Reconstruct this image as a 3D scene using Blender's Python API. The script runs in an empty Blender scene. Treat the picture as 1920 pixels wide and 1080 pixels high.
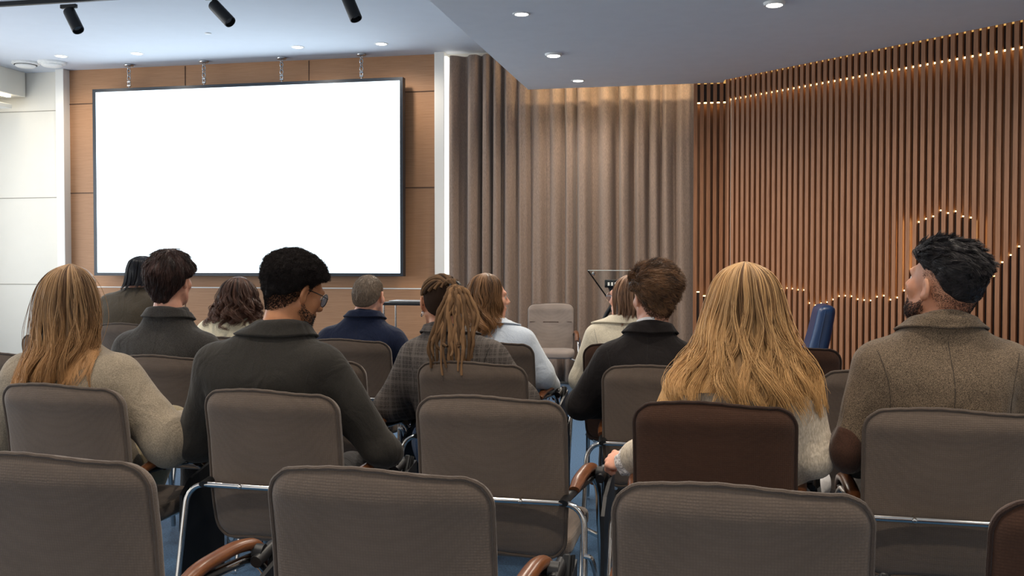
import bpy, math, random
import numpy as np
from mathutils import Vector, Matrix, Euler

scene = bpy.context.scene
C = scene.collection
PI = math.pi
R = math.radians
random.seed(5)
rng = np.random.default_rng(11)

# ------------------------------------------------------------------ camera
F, CAMH = 1870.0, 1.33
YAW, PIT = R(11.8), R(1.38)


def ray(u, v):
    xc, zc = (u - 960) / F, -(v - 540) / F
    y1 = math.cos(PIT) + math.sin(PIT) * zc
    z1 = -math.sin(PIT) + math.cos(PIT) * zc
    return (xc * math.cos(YAW) - y1 * math.sin(YAW), xc * math.sin(YAW) + y1 * math.cos(YAW), z1)


def onY(u, v, y):
    """the point of the room's plane at depth y that the photo shows at u, v"""
    r = ray(u, v)
    t = y / r[1]
    return Vector((r[0] * t, y, CAMH + r[2] * t))


def onZ(u, v, z):
    r = ray(u, v)
    t = (z - CAMH) / r[2]
    return Vector((r[0] * t, r[1] * t, z))


def X(u, y):
    return onY(u, 495, y).x


cam = bpy.data.cameras.new('camera')
cam.lens = F / 1920 * 36
cam.sensor_width = 36
cam.clip_start = 0.05
co = bpy.data.objects.new('camera', cam)
C.objects.link(co)
co.location = (0, 0, CAMH)
co.rotation_euler = (PI / 2 - PIT, 0, YAW)
scene.camera = co


# ------------------------------------------------------------------ materials
def lin(c):
    return tuple(((x / 255) / 12.92 if x <= 10.3 else ((x / 255 + .055) / 1.055) ** 2.4) for x in c[:3])


def new_mat(name):
    m = bpy.data.materials.new(name)
    m.use_nodes = True
    nt = m.node_tree
    for n in list(nt.nodes):
        nt.nodes.remove(n)
    out = nt.nodes.new('ShaderNodeOutputMaterial')
    b = nt.nodes.new('ShaderNodeBsdfPrincipled')
    nt.links.new(b.outputs[0], out.inputs[0])
    return m, nt, b


def nd(nt, kind, **kw):
    n = nt.nodes.new(kind)
    for k, v in kw.items():
        if k in n.inputs:
            n.inputs[k].default_value = v
        else:
            setattr(n, k, v)
    return n


def coords(nt, scale=(1, 1, 1)):
    tc = nd(nt, 'ShaderNodeTexCoord')
    mp = nd(nt, 'ShaderNodeMapping')
    mp.inputs['Scale'].default_value = scale
    nt.links.new(tc.outputs['Object'], mp.inputs[0])
    return mp.outputs[0]


def ramp(nt, fac, stops):
    r = nd(nt, 'ShaderNodeValToRGB')
    e = r.color_ramp.elements
    while len(e) < len(stops):
        e.new(.5)
    for q, (p, c) in zip(e, stops):
        q.position = p
        q.color = (*c, 1)
    nt.links.new(fac, r.inputs[0])
    return r.outputs[0]


def bump(nt, b, height, strength=.2, dist=.01):
    bm_ = nd(nt, 'ShaderNodeBump', Strength=strength, Distance=dist)
    nt.links.new(height, bm_.inputs['Height'])
    nt.links.new(bm_.outputs[0], b.inputs['Normal'])


def plain(name, c, rough=.5, metal=0., var=.06, scale=30., spec=.5, bmp=.05):
    m, nt, b = new_mat(name)
    l = lin(c)
    v = coords(nt)
    n = nd(nt, 'ShaderNodeTexNoise', Scale=scale, Detail=3.)
    nt.links.new(v, n.inputs['Vector'])
    col = ramp(nt, n.outputs[0], [(.3, tuple(x * (1 - var) for x in l)), (.7, tuple(min(1, x * (1 + var)) for x in l))])
    nt.links.new(col, b.inputs['Base Color'])
    b.inputs['Roughness'].default_value = rough
    b.inputs['Metallic'].default_value = metal
    b.inputs['Specular IOR Level'].default_value = spec
    if bmp:
        bump(nt, b, n.outputs[0], bmp, .002)
    return m


def weave(name, c, rough=.85, scale=170., depth=.5, sheen=.3, var=.12, big=.08):
    """knitted mesh upholstery"""
    m, nt, b = new_mat(name)
    l = lin(c)
    v = coords(nt)
    vo = nd(nt, 'ShaderNodeTexVoronoi', Scale=scale)
    vo.inputs['Randomness'].default_value = .25
    nt.links.new(v, vo.inputs['Vector'])
    n = nd(nt, 'ShaderNodeTexNoise', Scale=5., Detail=4.)
    nt.links.new(v, n.inputs['Vector'])
    ad = nd(nt, 'ShaderNodeMath', operation='MULTIPLY_ADD')
    nt.links.new(vo.outputs['Distance'], ad.inputs[0])
    ad.inputs[1].default_value = -.5
    nt.links.new(n.outputs[0], ad.inputs[2])
    col = ramp(nt, ad.outputs[0], [(.0, tuple(x * (1 - var - big) for x in l)), (.6, tuple(min(1, x * (1 + var)) for x in l))])
    nt.links.new(col, b.inputs['Base Color'])
    b.inputs['Roughness'].default_value = rough
    b.inputs['Specular IOR Level'].default_value = .25
    b.inputs['Sheen Weight'].default_value = sheen
    bump(nt, b, vo.outputs['Distance'], depth, .002)
    return m


def cloth(name, c, c2=None, rough=.9, scale=260., lo=.35, hi=.65, bmp=.3, sheen=.15, stretch=(1, 1, 1), wrinkle=.35):
    """woven wool or cotton, speckled between two yarn colours"""
    m, nt, b = new_mat(name)
    l = lin(c)
    l2 = lin(c2) if c2 else tuple(x * .78 for x in l)
    v = coords(nt, stretch)
    n = nd(nt, 'ShaderNodeTexNoise', Scale=scale, Detail=2., Roughness=.6)
    nt.links.new(v, n.inputs['Vector'])
    col = ramp(nt, n.outputs[0], [(lo, l2), (hi, l)])
    nt.links.new(col, b.inputs['Base Color'])
    b.inputs['Roughness'].default_value = rough
    b.inputs['Specular IOR Level'].default_value = .2
    b.inputs['Sheen Weight'].default_value = sheen
    n2 = nd(nt, 'ShaderNodeTexNoise', Scale=11., Detail=3., Distortion=1.2)
    nt.links.new(coords(nt, (1, 1, .6)), n2.inputs['Vector'])
    b2 = nd(nt, 'ShaderNodeBump', Strength=wrinkle, Distance=.03)
    nt.links.new(n2.outputs[0], b2.inputs['Height'])
    b1 = nd(nt, 'ShaderNodeBump', Strength=bmp, Distance=.003)
    nt.links.new(n.outputs[0], b1.inputs['Height'])
    nt.links.new(b2.outputs[0], b1.inputs['Normal'])
    nt.links.new(b1.outputs[0], b.inputs['Normal'])
    return m


def plaid(name, c, cl, cd):
    m, nt, b = new_mat(name)
    v = coords(nt)
    n = nd(nt, 'ShaderNodeTexNoise', Scale=320., Detail=2.)
    nt.links.new(v, n.inputs['Vector'])
    base = ramp(nt, n.outputs[0], [(.35, lin(cd)), (.65, lin(c))])
    prev = base
    for ax, sc in (('X', 5.2), ('Z', 5.2), ('X', 17.), ('Z', 17.)):
        w = nd(nt, 'ShaderNodeTexWave', Scale=sc, Distortion=.4)
        w.bands_direction = ax
        nt.links.new(v, w.inputs['Vector'])
        f = ramp(nt, w.outputs[1], [(.86, (0, 0, 0)), (.98, (.45, .45, .45))])
        mx = nd(nt, 'ShaderNodeMixRGB')
        nt.links.new(f, mx.inputs[0])
        nt.links.new(prev, mx.inputs[1])
        mx.inputs[2].default_value = (*lin(cl), 1)
        prev = mx.outputs[0]
    nt.links.new(prev, b.inputs['Base Color'])
    b.inputs['Roughness'].default_value = .9
    b.inputs['Specular IOR Level'].default_value = .2
    bump(nt, b, n.outputs[0], .3, .003)
    return m


def wood(name, c, c2, stretch=(1.2, 40, 40), rough=.45, scale=4., bmp=.08, spec=.4):
    m, nt, b = new_mat(name)
    v = coords(nt, stretch)
    n = nd(nt, 'ShaderNodeTexNoise', Scale=scale, Detail=6., Roughness=.65, Distortion=.3)
    nt.links.new(v, n.inputs['Vector'])
    col = ramp(nt, n.outputs[0], [(.3, lin(c2)), (.68, lin(c))])
    nt.links.new(col, b.inputs['Base Color'])
    b.inputs['Roughness'].default_value = rough
    b.inputs['Specular IOR Level'].default_value = spec
    bump(nt, b, n.outputs[0], bmp, .002)
    return m


def glow(name, c, s):
    m = bpy.data.materials.new(name)
    m.use_nodes = True
    nt = m.node_tree
    for n in list(nt.nodes):
        nt.nodes.remove(n)
    out = nt.nodes.new('ShaderNodeOutputMaterial')
    e = nt.nodes.new('ShaderNodeEmission')
    e.inputs[0].default_value = (*c, 1)
    e.inputs[1].default_value = s
    nt.links.new(e.outputs[0], out.inputs[0])
    return m


def hair_mat(name, dark, light, tip=None, rough=.42, spec=.35):
    m, nt, b = new_mat(name)
    a = nd(nt, 'ShaderNodeAttribute', attribute_name='rnd')
    col = ramp(nt, a.outputs['Fac'], [(.0, lin(dark)), (.9, lin(light))])
    if tip:
        t = nd(nt, 'ShaderNodeAttribute', attribute_name='along')
        f = ramp(nt, t.outputs['Fac'], [(.3, (0, 0, 0)), (.95, (.75, .75, .75))])
        mx = nd(nt, 'ShaderNodeMixRGB')
        nt.links.new(f, mx.inputs[0])
        nt.links.new(col, mx.inputs[1])
        mx.inputs[2].default_value = (*lin(tip), 1)
        col = mx.outputs[0]
    nt.links.new(col, b.inputs['Base Color'])
    b.inputs['Roughness'].default_value = rough
    b.inputs['Specular IOR Level'].default_value = spec
    return m


def skin_mat(name, c, c2):
    m, nt, b = new_mat(name)
    v = coords(nt)
    n = nd(nt, 'ShaderNodeTexNoise', Scale=22., Detail=4.)
    nt.links.new(v, n.inputs['Vector'])
    col = ramp(nt, n.outputs[0], [(.3, lin(c2)), (.7, lin(c))])
    nt.links.new(col, b.inputs['Base Color'])
    b.inputs['Roughness'].default_value = .5
    b.inputs['Subsurface Weight'].default_value = .12
    b.inputs['Subsurface Radius'].default_value = (.012, .004, .002)
    b.inputs['Subsurface Scale'].default_value = .6
    n2 = nd(nt, 'ShaderNodeTexNoise', Scale=300., Detail=2.)
    nt.links.new(v, n2.inputs['Vector'])
    bump(nt, b, n2.outputs[0], .08, .001)
    return m


M = {}
M['white_wall'] = plain('white panel paint', (228, 224, 214), .6, var=.015, scale=3, bmp=.02)
M['white_trim'] = plain('white trim paint', (236, 234, 228), .5, var=.01, scale=5, bmp=.02)
M['ceiling'] = plain('ceiling paint', (208, 213, 222), .8, var=.012, scale=6, bmp=.03)
M['soffit'] = plain('soffit paint', (240, 240, 242), .8, var=.015, scale=8, bmp=.04)
M['carpet'] = cloth('blue carpet', (62, 100, 136), (38, 66, 96), rough=.95, scale=120, bmp=.5, wrinkle=0.)
M['wall_wood'] = wood('veneer panel', (184, 140, 104), (160, 116, 82), (1.1, 40, 55), .5, 3.2, .05)
M['slat'] = wood('slat walnut', (168, 116, 80), (130, 86, 56), (45, 45, 1.4), .5, 3., .08)
M['board'] = wood('dark backing board', (56, 36, 24), (38, 24, 16), (45, 45, 1.4), .6, 3., .05)
M['recess'] = wood('recess board', (120, 80, 50), (92, 60, 38), (45, 45, 1.4), .6, 3., .05)
M['seam_dark'] = plain('panel seam', (70, 46, 32), .7)
M['seam_grey'] = plain('wall joint', (150, 145, 134), .7)
M['led_warm'] = glow('warm light strip', (1., .64, .26), 6.)
M['led_soft'] = glow('soft white light strip', (1., .90, .70), 7.)
M['led_white'] = glow('white light strip', (1., .98, .9), 1.7)
M['screen'] = glow('lit screen', (.78, .91, 1.), 2.6)
M['led_amber'] = glow('amber glow strip', (1., .55, .16), .55)
M['lamp'] = glow('lamp disc', (1., .95, .85), 9.)
M['black_metal'] = plain('black metal', (26, 27, 29), .45, .4)
M['screen_frame'] = plain('screen frame', (40, 46, 54), .35, .3)
M['chrome'] = plain('chrome tube', (205, 203, 200), .14, 1., var=.03)
M['steel'] = plain('zinc chain', (186, 188, 190), .3, 1., var=.05)
M['black_plastic'] = plain('black plastic', (22, 22, 24), .42, spec=.5)
M['tablet'] = plain('black laminate', (24, 25, 28), .5)
M['chair_grey'] = weave('taupe mesh upholstery', (104, 90, 79), sheen=.25)
M['pipe_grey'] = weave('taupe piping', (84, 72, 63), scale=400, sheen=.2)
M['chair_brown'] = weave('brown mesh upholstery', (70, 45, 31), sheen=.15)
M['pipe_brown'] = weave('brown piping', (50, 33, 25), scale=400, sheen=.1)
M['arm_wood'] = wood('lacquered beech', (120, 74, 44), (86, 50, 28), (30, 3, 30), .28, 4., .04, .5)
M['curtain'] = cloth('brown drape', (148, 128, 114), (126, 108, 96), scale=180, stretch=(1, 1, .2), bmp=.15, sheen=.25, wrinkle=0.)
M['chair_lit'] = weave('brightly lit taupe upholstery', (142, 130, 122), sheen=.25)  # taupe fabric lightened: light falling on the facing chair put into its colour
M['glass_edge'] = plain('polished glass edge', (190, 200, 198), .15)
M['blue_leather'] = plain('blue leather', (16, 48, 88), .38, scale=120, bmp=.15)
M['white_plastic'] = plain('white plastic', (228, 228, 226), .45)
M['dark_slot'] = plain('dark slot', (30, 32, 36), .8)
M['silver'] = plain('silver laptop', (186, 188, 190), .35, .6)
M['seam_thread'] = plain('seam shadow thread', (24, 22, 20), .9)

gm, gnt, gb = new_mat('clear glass')
gb.inputs['Base Color'].default_value = (.93, .96, .95, 1)
gb.inputs['Roughness'].default_value = .03
gb.inputs['Transmission Weight'].default_value = 1.
gb.inputs['IOR'].default_value = 1.12
M['glass'] = gm
gm2, gnt, gb = new_mat('spectacle lens')
gb.inputs['Base Color'].default_value = (.80, .84, .95, 1)
gb.inputs['Roughness'].default_value = .08
gb.inputs['Transmission Weight'].default_value = .75
gb.inputs['IOR'].default_value = 1.2
M['lens'] = gm2


# ------------------------------------------------------------------ mesh helpers
def link(name, me, mat=None, parent=None):
    o = bpy.data.objects.new(name, me)
    C.objects.link(o)
    if mat is not None:
        me.materials.append(mat)
    if parent is not None:
        o.parent = parent
    return o


def np_mesh(name, V, faces, mat=None, parent=None, smooth=True, attrs=None):
    """V (n,3); faces: list of (k,3|4) index arrays"""
    me = bpy.data.meshes.new(name)
    V = np.asarray(V, dtype=np.float32)
    loops = np.concatenate([f.ravel() for f in faces]).astype(np.int32)
    sizes = np.concatenate([np.full(len(f), f.shape[1]) for f in faces]).astype(np.int32)
    starts = np.concatenate([[0], np.cumsum(sizes)[:-1]]).astype(np.int32)
    me.vertices.add(len(V))
    me.vertices.foreach_set('co', V.ravel())
    me.loops.add(len(loops))
    me.loops.foreach_set('vertex_index', loops)
    me.polygons.add(len(sizes))
    me.polygons.foreach_set('loop_start', starts)
    me.polygons.foreach_set('loop_total', sizes)
    me.polygons.foreach_set('use_smooth', np.full(len(sizes), smooth, dtype=bool))
    if attrs:
        for k, a in attrs.items():
            at = me.attributes.new(k, 'FLOAT', 'POINT')
            at.data.foreach_set('value', np.asarray(a, dtype=np.float32))
    me.update(calc_edges=True)
    me.validate()
    return link(name, me, mat, parent)


class MB:
    def __init__(s):
        s.v, s.f = [], []

    def add(s, vs, fs):
        b = len(s.v)
        s.v += [tuple(p) for p in vs]
        s.f += [tuple(i + b for i in f) for f in fs]
        return s

    def box(s, c, d, rot=None, bev=0.):
        x, y, z = d[0] / 2, d[1] / 2, d[2] / 2
        if bev <= 0:
            vs = [Vector((i, j, k)) for i in (-x, x) for j in (-y, y) for k in (-z, z)]
            fs = [(0, 1, 3, 2), (4, 6, 7, 5), (0, 4, 5, 1), (2, 3, 7, 6), (0, 2, 6, 4), (1, 5, 7, 3)]
        else:
            b = min(bev, x * .9, y * .9, z * .9)
            vs, idx = [], {}
            for i in (-1, 1):
                for j in (-1, 1):
                    for k in (-1, 1):
                        for a in range(3):
                            p = [i * x, j * y, k * z]
                            q = [i, j, k]
                            for o_ in range(3):
                                if o_ != a:
                                    p[o_] -= q[o_] * b
                            idx[(i, j, k, a)] = len(vs)
                            vs.append(Vector(p))
            fs = []
            I = idx
            for a in range(3):
                for sg in (-1, 1):
                    o1, o2 = (a + 1) % 3, (a + 2) % 3
                    q = []
                    for (e, f_) in ((-1, -1), (1, -1), (1, 1), (-1, 1)):
                        k = [0, 0, 0]
                        k[a], k[o1], k[o2] = sg, e, f_
                        q.append(I[(*k, a)])
                    fs.append(tuple(q if sg > 0 else q[::-1]))
            for a in range(3):
                o1, o2 = (a + 1) % 3, (a + 2) % 3
                for e in (-1, 1):
                    for f_ in (-1, 1):
                        k0, k1 = [0, 0, 0], [0, 0, 0]
                        k0[a], k0[o1], k0[o2] = -1, e, f_
                        k1[a], k1[o1], k1[o2] = 1, e, f_
                        q = [I[(*k0, o1)], I[(*k1, o1)], I[(*k1, o2)], I[(*k0, o2)]]
                        fs.append(tuple(q if e * f_ < 0 else q[::-1]))
            for i in (-1, 1):
                for j in (-1, 1):
                    for k in (-1, 1):
                        q = [I[(i, j, k, a)] for a in range(3)]
                        fs.append(tuple(q if i * j * k > 0 else q[::-1]))
        if rot is not None:
            vs = [rot @ p for p in vs]
        c = Vector(c)
        return s.add([p + c for p in vs], fs)

    def tube(s, path, r, n=10, sq=(1, 1), closed=False, caps=True, up=None):
        P = [Vector(p) for p in path]
        m = len(P)
        rr = r if isinstance(r, (list, tuple)) else [r] * m
        T = []
        for i in range(m):
            if closed:
                d = P[(i + 1) % m] - P[i - 1]
            else:
                d = P[min(i + 1, m - 1)] - P[max(i - 1, 0)]
            T.append(d.normalized())
        nrm = Vector(up) if up else (Vector((0, 0, 1)) if abs(T[0].z) < .9 else Vector((1, 0, 0)))
        vs, fs = [], []
        for i in range(m):
            nrm = (nrm - T[i] * nrm.dot(T[i])).normalized()
            bi = T[i].cross(nrm)
            for k in range(n):
                a = 2 * PI * k / n
                vs.append(P[i] + bi * math.cos(a) * rr[i] * sq[0] + nrm * math.sin(a) * rr[i] * sq[1])
        for i in range(m if closed else m - 1):
            for k in range(n):
                a, b = i * n + k, i * n + (k + 1) % n
                j = ((i + 1) % m) * n
                fs.append((a, b, j + (k + 1) % n, j + k))
        if not closed and caps:
            fs.append(tuple(range(n))[::-1])
            fs.append(tuple((m - 1) * n + k for k in range(n)))
        return s.add(vs, fs)

    def lathe(s, c, prof, n=32, axis=None):
        c = Vector(c)
        q = axis.to_track_quat('Z', 'Y') if axis is not None else None
        vs, fs = [], []
        for (r, z) in prof:
            for k in range(n):
                a = 2 * PI * k / n
                p = Vector((r * math.cos(a), r * math.sin(a), z))
                vs.append(c + (q @ p if q else p))
        for i in range(len(prof) - 1):
            for k in range(n):
                fs.append((i * n + k, i * n + (k + 1) % n, (i + 1) * n + (k + 1) % n, (i + 1) * n + k))
        fs.append(tuple(range(n))[::-1])
        fs.append(tuple((len(prof) - 1) * n + k for k in range(n)))
        return s.add(vs, fs)

    def prism(s, poly, z0, z1):
        n = len(poly)
        vs = [(x, y, z0) for x, y in poly] + [(x, y, z1) for x, y in poly]
        fs = [tuple(range(n))[::-1], tuple(range(n, 2 * n))]
        fs += [(i, (i + 1) % n, n + (i + 1) % n, n + i) for i in range(n)]
        return s.add(vs, fs)

    def build(s, name, mat, parent=None, smooth=False, auto=None):
        me = bpy.data.meshes.new(name)
        me.from_pydata(s.v, [], s.f)
        if smooth:
            me.polygons.foreach_set('use_smooth', [True] * len(me.polygons))
            me.set_sharp_from_angle(angle=R(auto or 42))
        me.update()
        return link(name, me, mat, parent)


def fillet(pts, r, n=6):
    P = [Vector(p) for p in pts]
    out = [P[0]]
    for a, b, c in zip(P, P[1:], P[2:]):
        d1, d2 = (a - b), (c - b)
        t = min(r, d1.length * .48, d2.length * .48)
        p0, p2 = b + d1.normalized() * t, b + d2.normalized() * t
        for i in range(n + 1):
            u = i / n
            out.append(p0 * (1 - u) ** 2 + b * 2 * u * (1 - u) + p2 * u * u)
    out.append(P[-1])
    return out


def empty(name, loc, rz=0.):
    o = bpy.data.objects.new(name, None)
    o.empty_display_size = .1
    C.objects.link(o)
    o.location = loc
    o.rotation_euler = (0, 0, rz)
    return o


def tag(o, label=None, cat=None, group=None, kind=None):
    if label:
        o['label'] = label
    if cat:
        o['category'] = cat
    if group:
        o['group'] = group
    if kind:
        o['kind'] = kind
    return o


def copy_tree(o, parent=None):
    c = o.copy()
    C.objects.link(c)
    if parent is not None:
        c.parent = parent
    for ch in list(o.children):
        copy_tree(ch, c)
    return c


# ------------------------------------------------------------------ implicit surfaces
def smin(a, b, k):
    h = np.clip(.5 + .5 * (b - a) / k, 0, 1)
    return b * (1 - h) + a * h - k * h * (1 - h)


def smax(a, b, k):
    return -smin(-a, -b, k)


def f_cap(a, b, ra, rb):
    a, b = np.array(a, float), np.array(b, float)
    ba = b - a
    L = max(float(ba @ ba), 1e-9)

    def f(P):
        t = np.clip(((P - a) @ ba) / L, 0, 1)
        return np.linalg.norm(P - a - t[:, None] * ba, axis=1) - (ra + (rb - ra) * t)
    return f


def f_ell(c, r, rot=None):
    c, r = np.array(c, float), np.array(r, float)

    def f(P):
        q = P - c
        if rot is not None:
            q = q @ rot
        k0 = np.linalg.norm(q / r, axis=1)
        k1 = np.linalg.norm(q / (r * r), axis=1) + 1e-9
        return np.where(k0 < 1e-4, -r.min(), k0 * (k0 - 1) / k1)
    return f


def f_union(fs, k):
    def f(P):
        d = fs[0](P)
        for g in fs[1:]:
            d = smin(d, g(P), k)
        return d
    return f


def bounded(f, c, r):
    """f near c, a plain distance bound elsewhere"""
    c = np.array(c, float)

    def g(P):
        d0 = np.linalg.norm(P - c, axis=1)
        out = d0 - r + .06
        i = d0 < r
        if i.any():
            out[i] = f(P[i])
        return out
    return g


def smooth_table(zs, vals, n=90, w=5):
    zz = np.linspace(zs[0], zs[-1], n)
    ker = np.exp(-np.linspace(-2, 2, 2 * w + 1) ** 2)
    ker /= ker.sum()
    out = []
    for v in vals:
        y = np.interp(zz, zs, v)
        yp = np.concatenate([np.full(w, y[0]), y, np.full(w, y[-1])])
        out.append(np.convolve(yp, ker, 'valid'))
    return zz, out


def f_loft(zs, a, b, cx, cy, p=2.4, off=0.):
    zz, (A, B, CX, CY) = smooth_table(zs, (a, b, cx, cy))

    def f(P):
        z = np.clip(P[:, 2], zz[0], zz[-1])
        aa, bb = np.interp(z, zz, A) + off, np.interp(z, zz, B) + off
        x = np.abs(P[:, 0] - np.interp(z, zz, CX)) / aa
        y = np.abs(P[:, 1] - np.interp(z, zz, CY)) / bb
        d = ((x ** p + y ** p + 1e-12) ** (1 / p) - 1) * np.minimum(aa, bb)
        dz = np.maximum(P[:, 2] - zz[-1] - off, zz[0] - off - P[:, 2])
        return smax(d, dz, .02)
    return f


_hash = np.random.default_rng(3).random((32, 32, 32)) * 2 - 1


def vnoise(P):
    i = np.floor(P).astype(int)
    f = P - i
    f = f * f * (3 - 2 * f)
    r = 0
    for a in (0, 1):
        for b in (0, 1):
            for c in (0, 1):
                w = (f[:, 0] if a else 1 - f[:, 0]) * (f[:, 1] if b else 1 - f[:, 1]) * (f[:, 2] if c else 1 - f[:, 2])
                r = r + w * _hash[(i[:, 0] + a) & 31, (i[:, 1] + b) & 31, (i[:, 2] + c) & 31]
    return r


def axis(segs):
    out = [segs[0][0]]
    for a, b, h in segs:
        n = max(1, int(round((b - a) / h)))
        out += list(np.linspace(a, b, n + 1)[1:])
    return np.array(out)


def nets(f, ax):
    """surface nets over a (possibly non uniform) grid; returns verts, quads"""
    st = 4
    ax = [np.concatenate([a, a[-1] + (a[-1] - a[-2]) * np.arange(1, 1 + (-(len(a) - 1)) % st)]) for a in ax]
    n = [len(a) for a in ax]
    ca = [a[::st] for a in ax]
    G = np.stack(np.meshgrid(*ca, indexing='ij'), -1)
    cd = f(G.reshape(-1, 3)).reshape(G.shape[:3])
    dg = [np.diff(a) for a in ca]
    diag = np.sqrt(dg[0][:, None, None] ** 2 + dg[1][None, :, None] ** 2 + dg[2][None, None, :] ** 2)
    m = None
    for a in (0, 1):
        for b in (0, 1):
            for c in (0, 1):
                q = np.abs(cd[a:cd.shape[0] - 1 + a, b:cd.shape[1] - 1 + b, c:cd.shape[2] - 1 + c])
                m = q if m is None else np.minimum(m, q)
    act = m < diag * .9
    V = np.ones(n, np.float32)
    V[:-1, :-1, :-1] = np.kron(np.sign(cd[:-1, :-1, :-1]), np.ones((st, st, st)))
    act2 = np.zeros(n, bool)
    k = np.kron(act, np.ones((st, st, st), bool)).astype(bool)
    for a in (0, 1):
        for b in (0, 1):
            for c in (0, 1):
                act2[a:a + k.shape[0], b:b + k.shape[1], c:c + k.shape[2]] |= k
    ii = np.argwhere(act2)
    P = np.stack([ax[q][ii[:, q]] for q in range(3)], -1)
    V[ii[:, 0], ii[:, 1], ii[:, 2]] = f(P)
    S = V < 0
    corner = [(a, b, c) for a in (0, 1) for b in (0, 1) for c in (0, 1)]
    sl = lambda A, o: A[o[0]:n[0] - 1 + o[0], o[1]:n[1] - 1 + o[1], o[2]:n[2] - 1 + o[2]]
    cnt = sum(sl(S, o).astype(np.int8) for o in corner)
    cells = np.argwhere((cnt > 0) & (cnt < 8))
    if not len(cells):
        return np.zeros((0, 3)), np.zeros((0, 4), int)
    acc = np.zeros((len(cells), 3))
    num = np.zeros(len(cells))
    for o in corner:
        for q in range(3):
            if o[q] == 0:
                e = list(o)
                e[q] = 1
                i0, i1 = cells + np.array(o), cells + np.array(e)
                v0, v1 = V[i0[:, 0], i0[:, 1], i0[:, 2]], V[i1[:, 0], i1[:, 1], i1[:, 2]]
                cr = (v0 < 0) != (v1 < 0)
                t = np.where(cr, v0 / np.where(cr, v0 - v1, 1), 0)[:, None]
                p0 = np.stack([ax[w][i0[:, w]] for w in range(3)], -1)
                p1 = np.stack([ax[w][i1[:, w]] for w in range(3)], -1)
                acc += np.where(cr[:, None], p0 + (p1 - p0) * t, 0)
                num += cr
    verts = acc / num[:, None]
    idx = np.full([q - 1 for q in n], -1, np.int64)
    idx[cells[:, 0], cells[:, 1], cells[:, 2]] = np.arange(len(cells))
    faces = []
    for q in range(3):
        o1, o2 = (q + 1) % 3, (q + 2) % 3
        A = np.moveaxis(S, (q, o1, o2), (0, 1, 2))
        I = np.moveaxis(idx, (q, o1, o2), (0, 1, 2))
        ch = A[:-1, 1:-1, 1:-1] != A[1:, 1:-1, 1:-1]
        e = np.argwhere(ch)
        if not len(e):
            continue
        i, j, k_ = e[:, 0], e[:, 1] + 1, e[:, 2] + 1
        quad = np.stack([I[i, j - 1, k_ - 1], I[i, j, k_ - 1], I[i, j, k_], I[i, j - 1, k_]], -1)
        ins = A[i, j, k_]
        quad[~ins] = quad[~ins][:, ::-1]
        faces.append(quad[(quad >= 0).all(1)])
    return verts, np.concatenate(faces)


def relaxed(V, Q, times=1):
    for _ in range(times):
        i_ = np.concatenate([Q[:, q] for q in range(4)] * 2)
        j_ = np.concatenate([Q[:, (q + 1) % 4] for q in range(4)] + [Q[:, (q + 3) % 4] for q in range(4)])
        n = np.bincount(i_, minlength=len(V))
        acc = np.stack([np.bincount(i_, weights=V[j_, q], minlength=len(V)) for q in range(3)], -1)
        V = .5 * V + .5 * acc / np.maximum(n, 1)[:, None]
    return V


def sdf_obj(name, f, ax, mat, parent, relax=1):
    V, Q = nets(f, ax)
    return np_mesh(name, relaxed(V, Q, relax), [Q], mat, parent)


# ------------------------------------------------------------------ strands
def tubes(paths, rad, rnd, n=3):
    """paths (k,m,3) -> verts, quads, rnd, along"""
    k, m, _ = paths.shape
    T = np.gradient(paths, axis=1)
    T /= np.linalg.norm(T, axis=2, keepdims=True) + 1e-9
    ref = rng.normal(size=(k, 1, 3))
    U = ref - T * (ref * T).sum(2, keepdims=True)
    U /= np.linalg.norm(U, axis=2, keepdims=True) + 1e-9
    W = np.cross(T, U)
    rad = np.broadcast_to(rad, (k, m))
    ang = 2 * PI * np.arange(n) / n
    V = paths[:, :, None, :] + rad[:, :, None, None] * (U[:, :, None, :] * np.cos(ang)[:, None] + W[:, :, None, :] * np.sin(ang)[:, None])
    I = np.arange(k * m * n).reshape(k, m, n)
    J = np.roll(I, -1, 2)
    Q = np.stack([I[:, :-1], J[:, :-1], J[:, 1:], I[:, 1:]], -1).reshape(-1, 4)
    al = np.broadcast_to(np.linspace(0, 1, m)[None, :, None], (k, m, n)).ravel()
    rn = np.broadcast_to(np.asarray(rnd)[:, None, None], (k, m, n)).ravel()
    return V.reshape(-1, 3), Q, rn, al


def join(parts):
    """parts: (V,Q,rnd,along)"""
    Vs, Qs, rs, als, b = [], [], [], [], 0
    for V, Q, r_, a_ in parts:
        Vs.append(V)
        Qs.append(Q + b)
        rs.append(np.broadcast_to(r_, len(V)))
        als.append(np.broadcast_to(a_, len(V)))
        b += len(V)
    return np.concatenate(Vs), np.concatenate(Qs), np.concatenate(rs), np.concatenate(als)


def hair_obj(name, parts, mat, parent):
    V, Q, r_, a_ = join(parts)
    return np_mesh(name, V, [Q], mat, parent, True, {'rnd': r_, 'along': a_})




# ================================================================== THE ROOM
YW = 11.0            # face of the front wall
ZH, ZL = 3.71, 3.18  # high ceiling, low ceiling


def struct(name, mb, mat, parent=None, smooth=False):
    o = mb.build(name, mat, parent, smooth)
    if parent is None:
        o['kind'] = 'structure'
    return o


struct('floor', MB().box((-2.2, 4.2, -.05), (16.4, 15.6, .1)), M['carpet'])
struct('ceiling', MB().box((-2.2, 4.2, ZH + .06), (16.4, 15.6, .12)), M['ceiling'])

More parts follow.
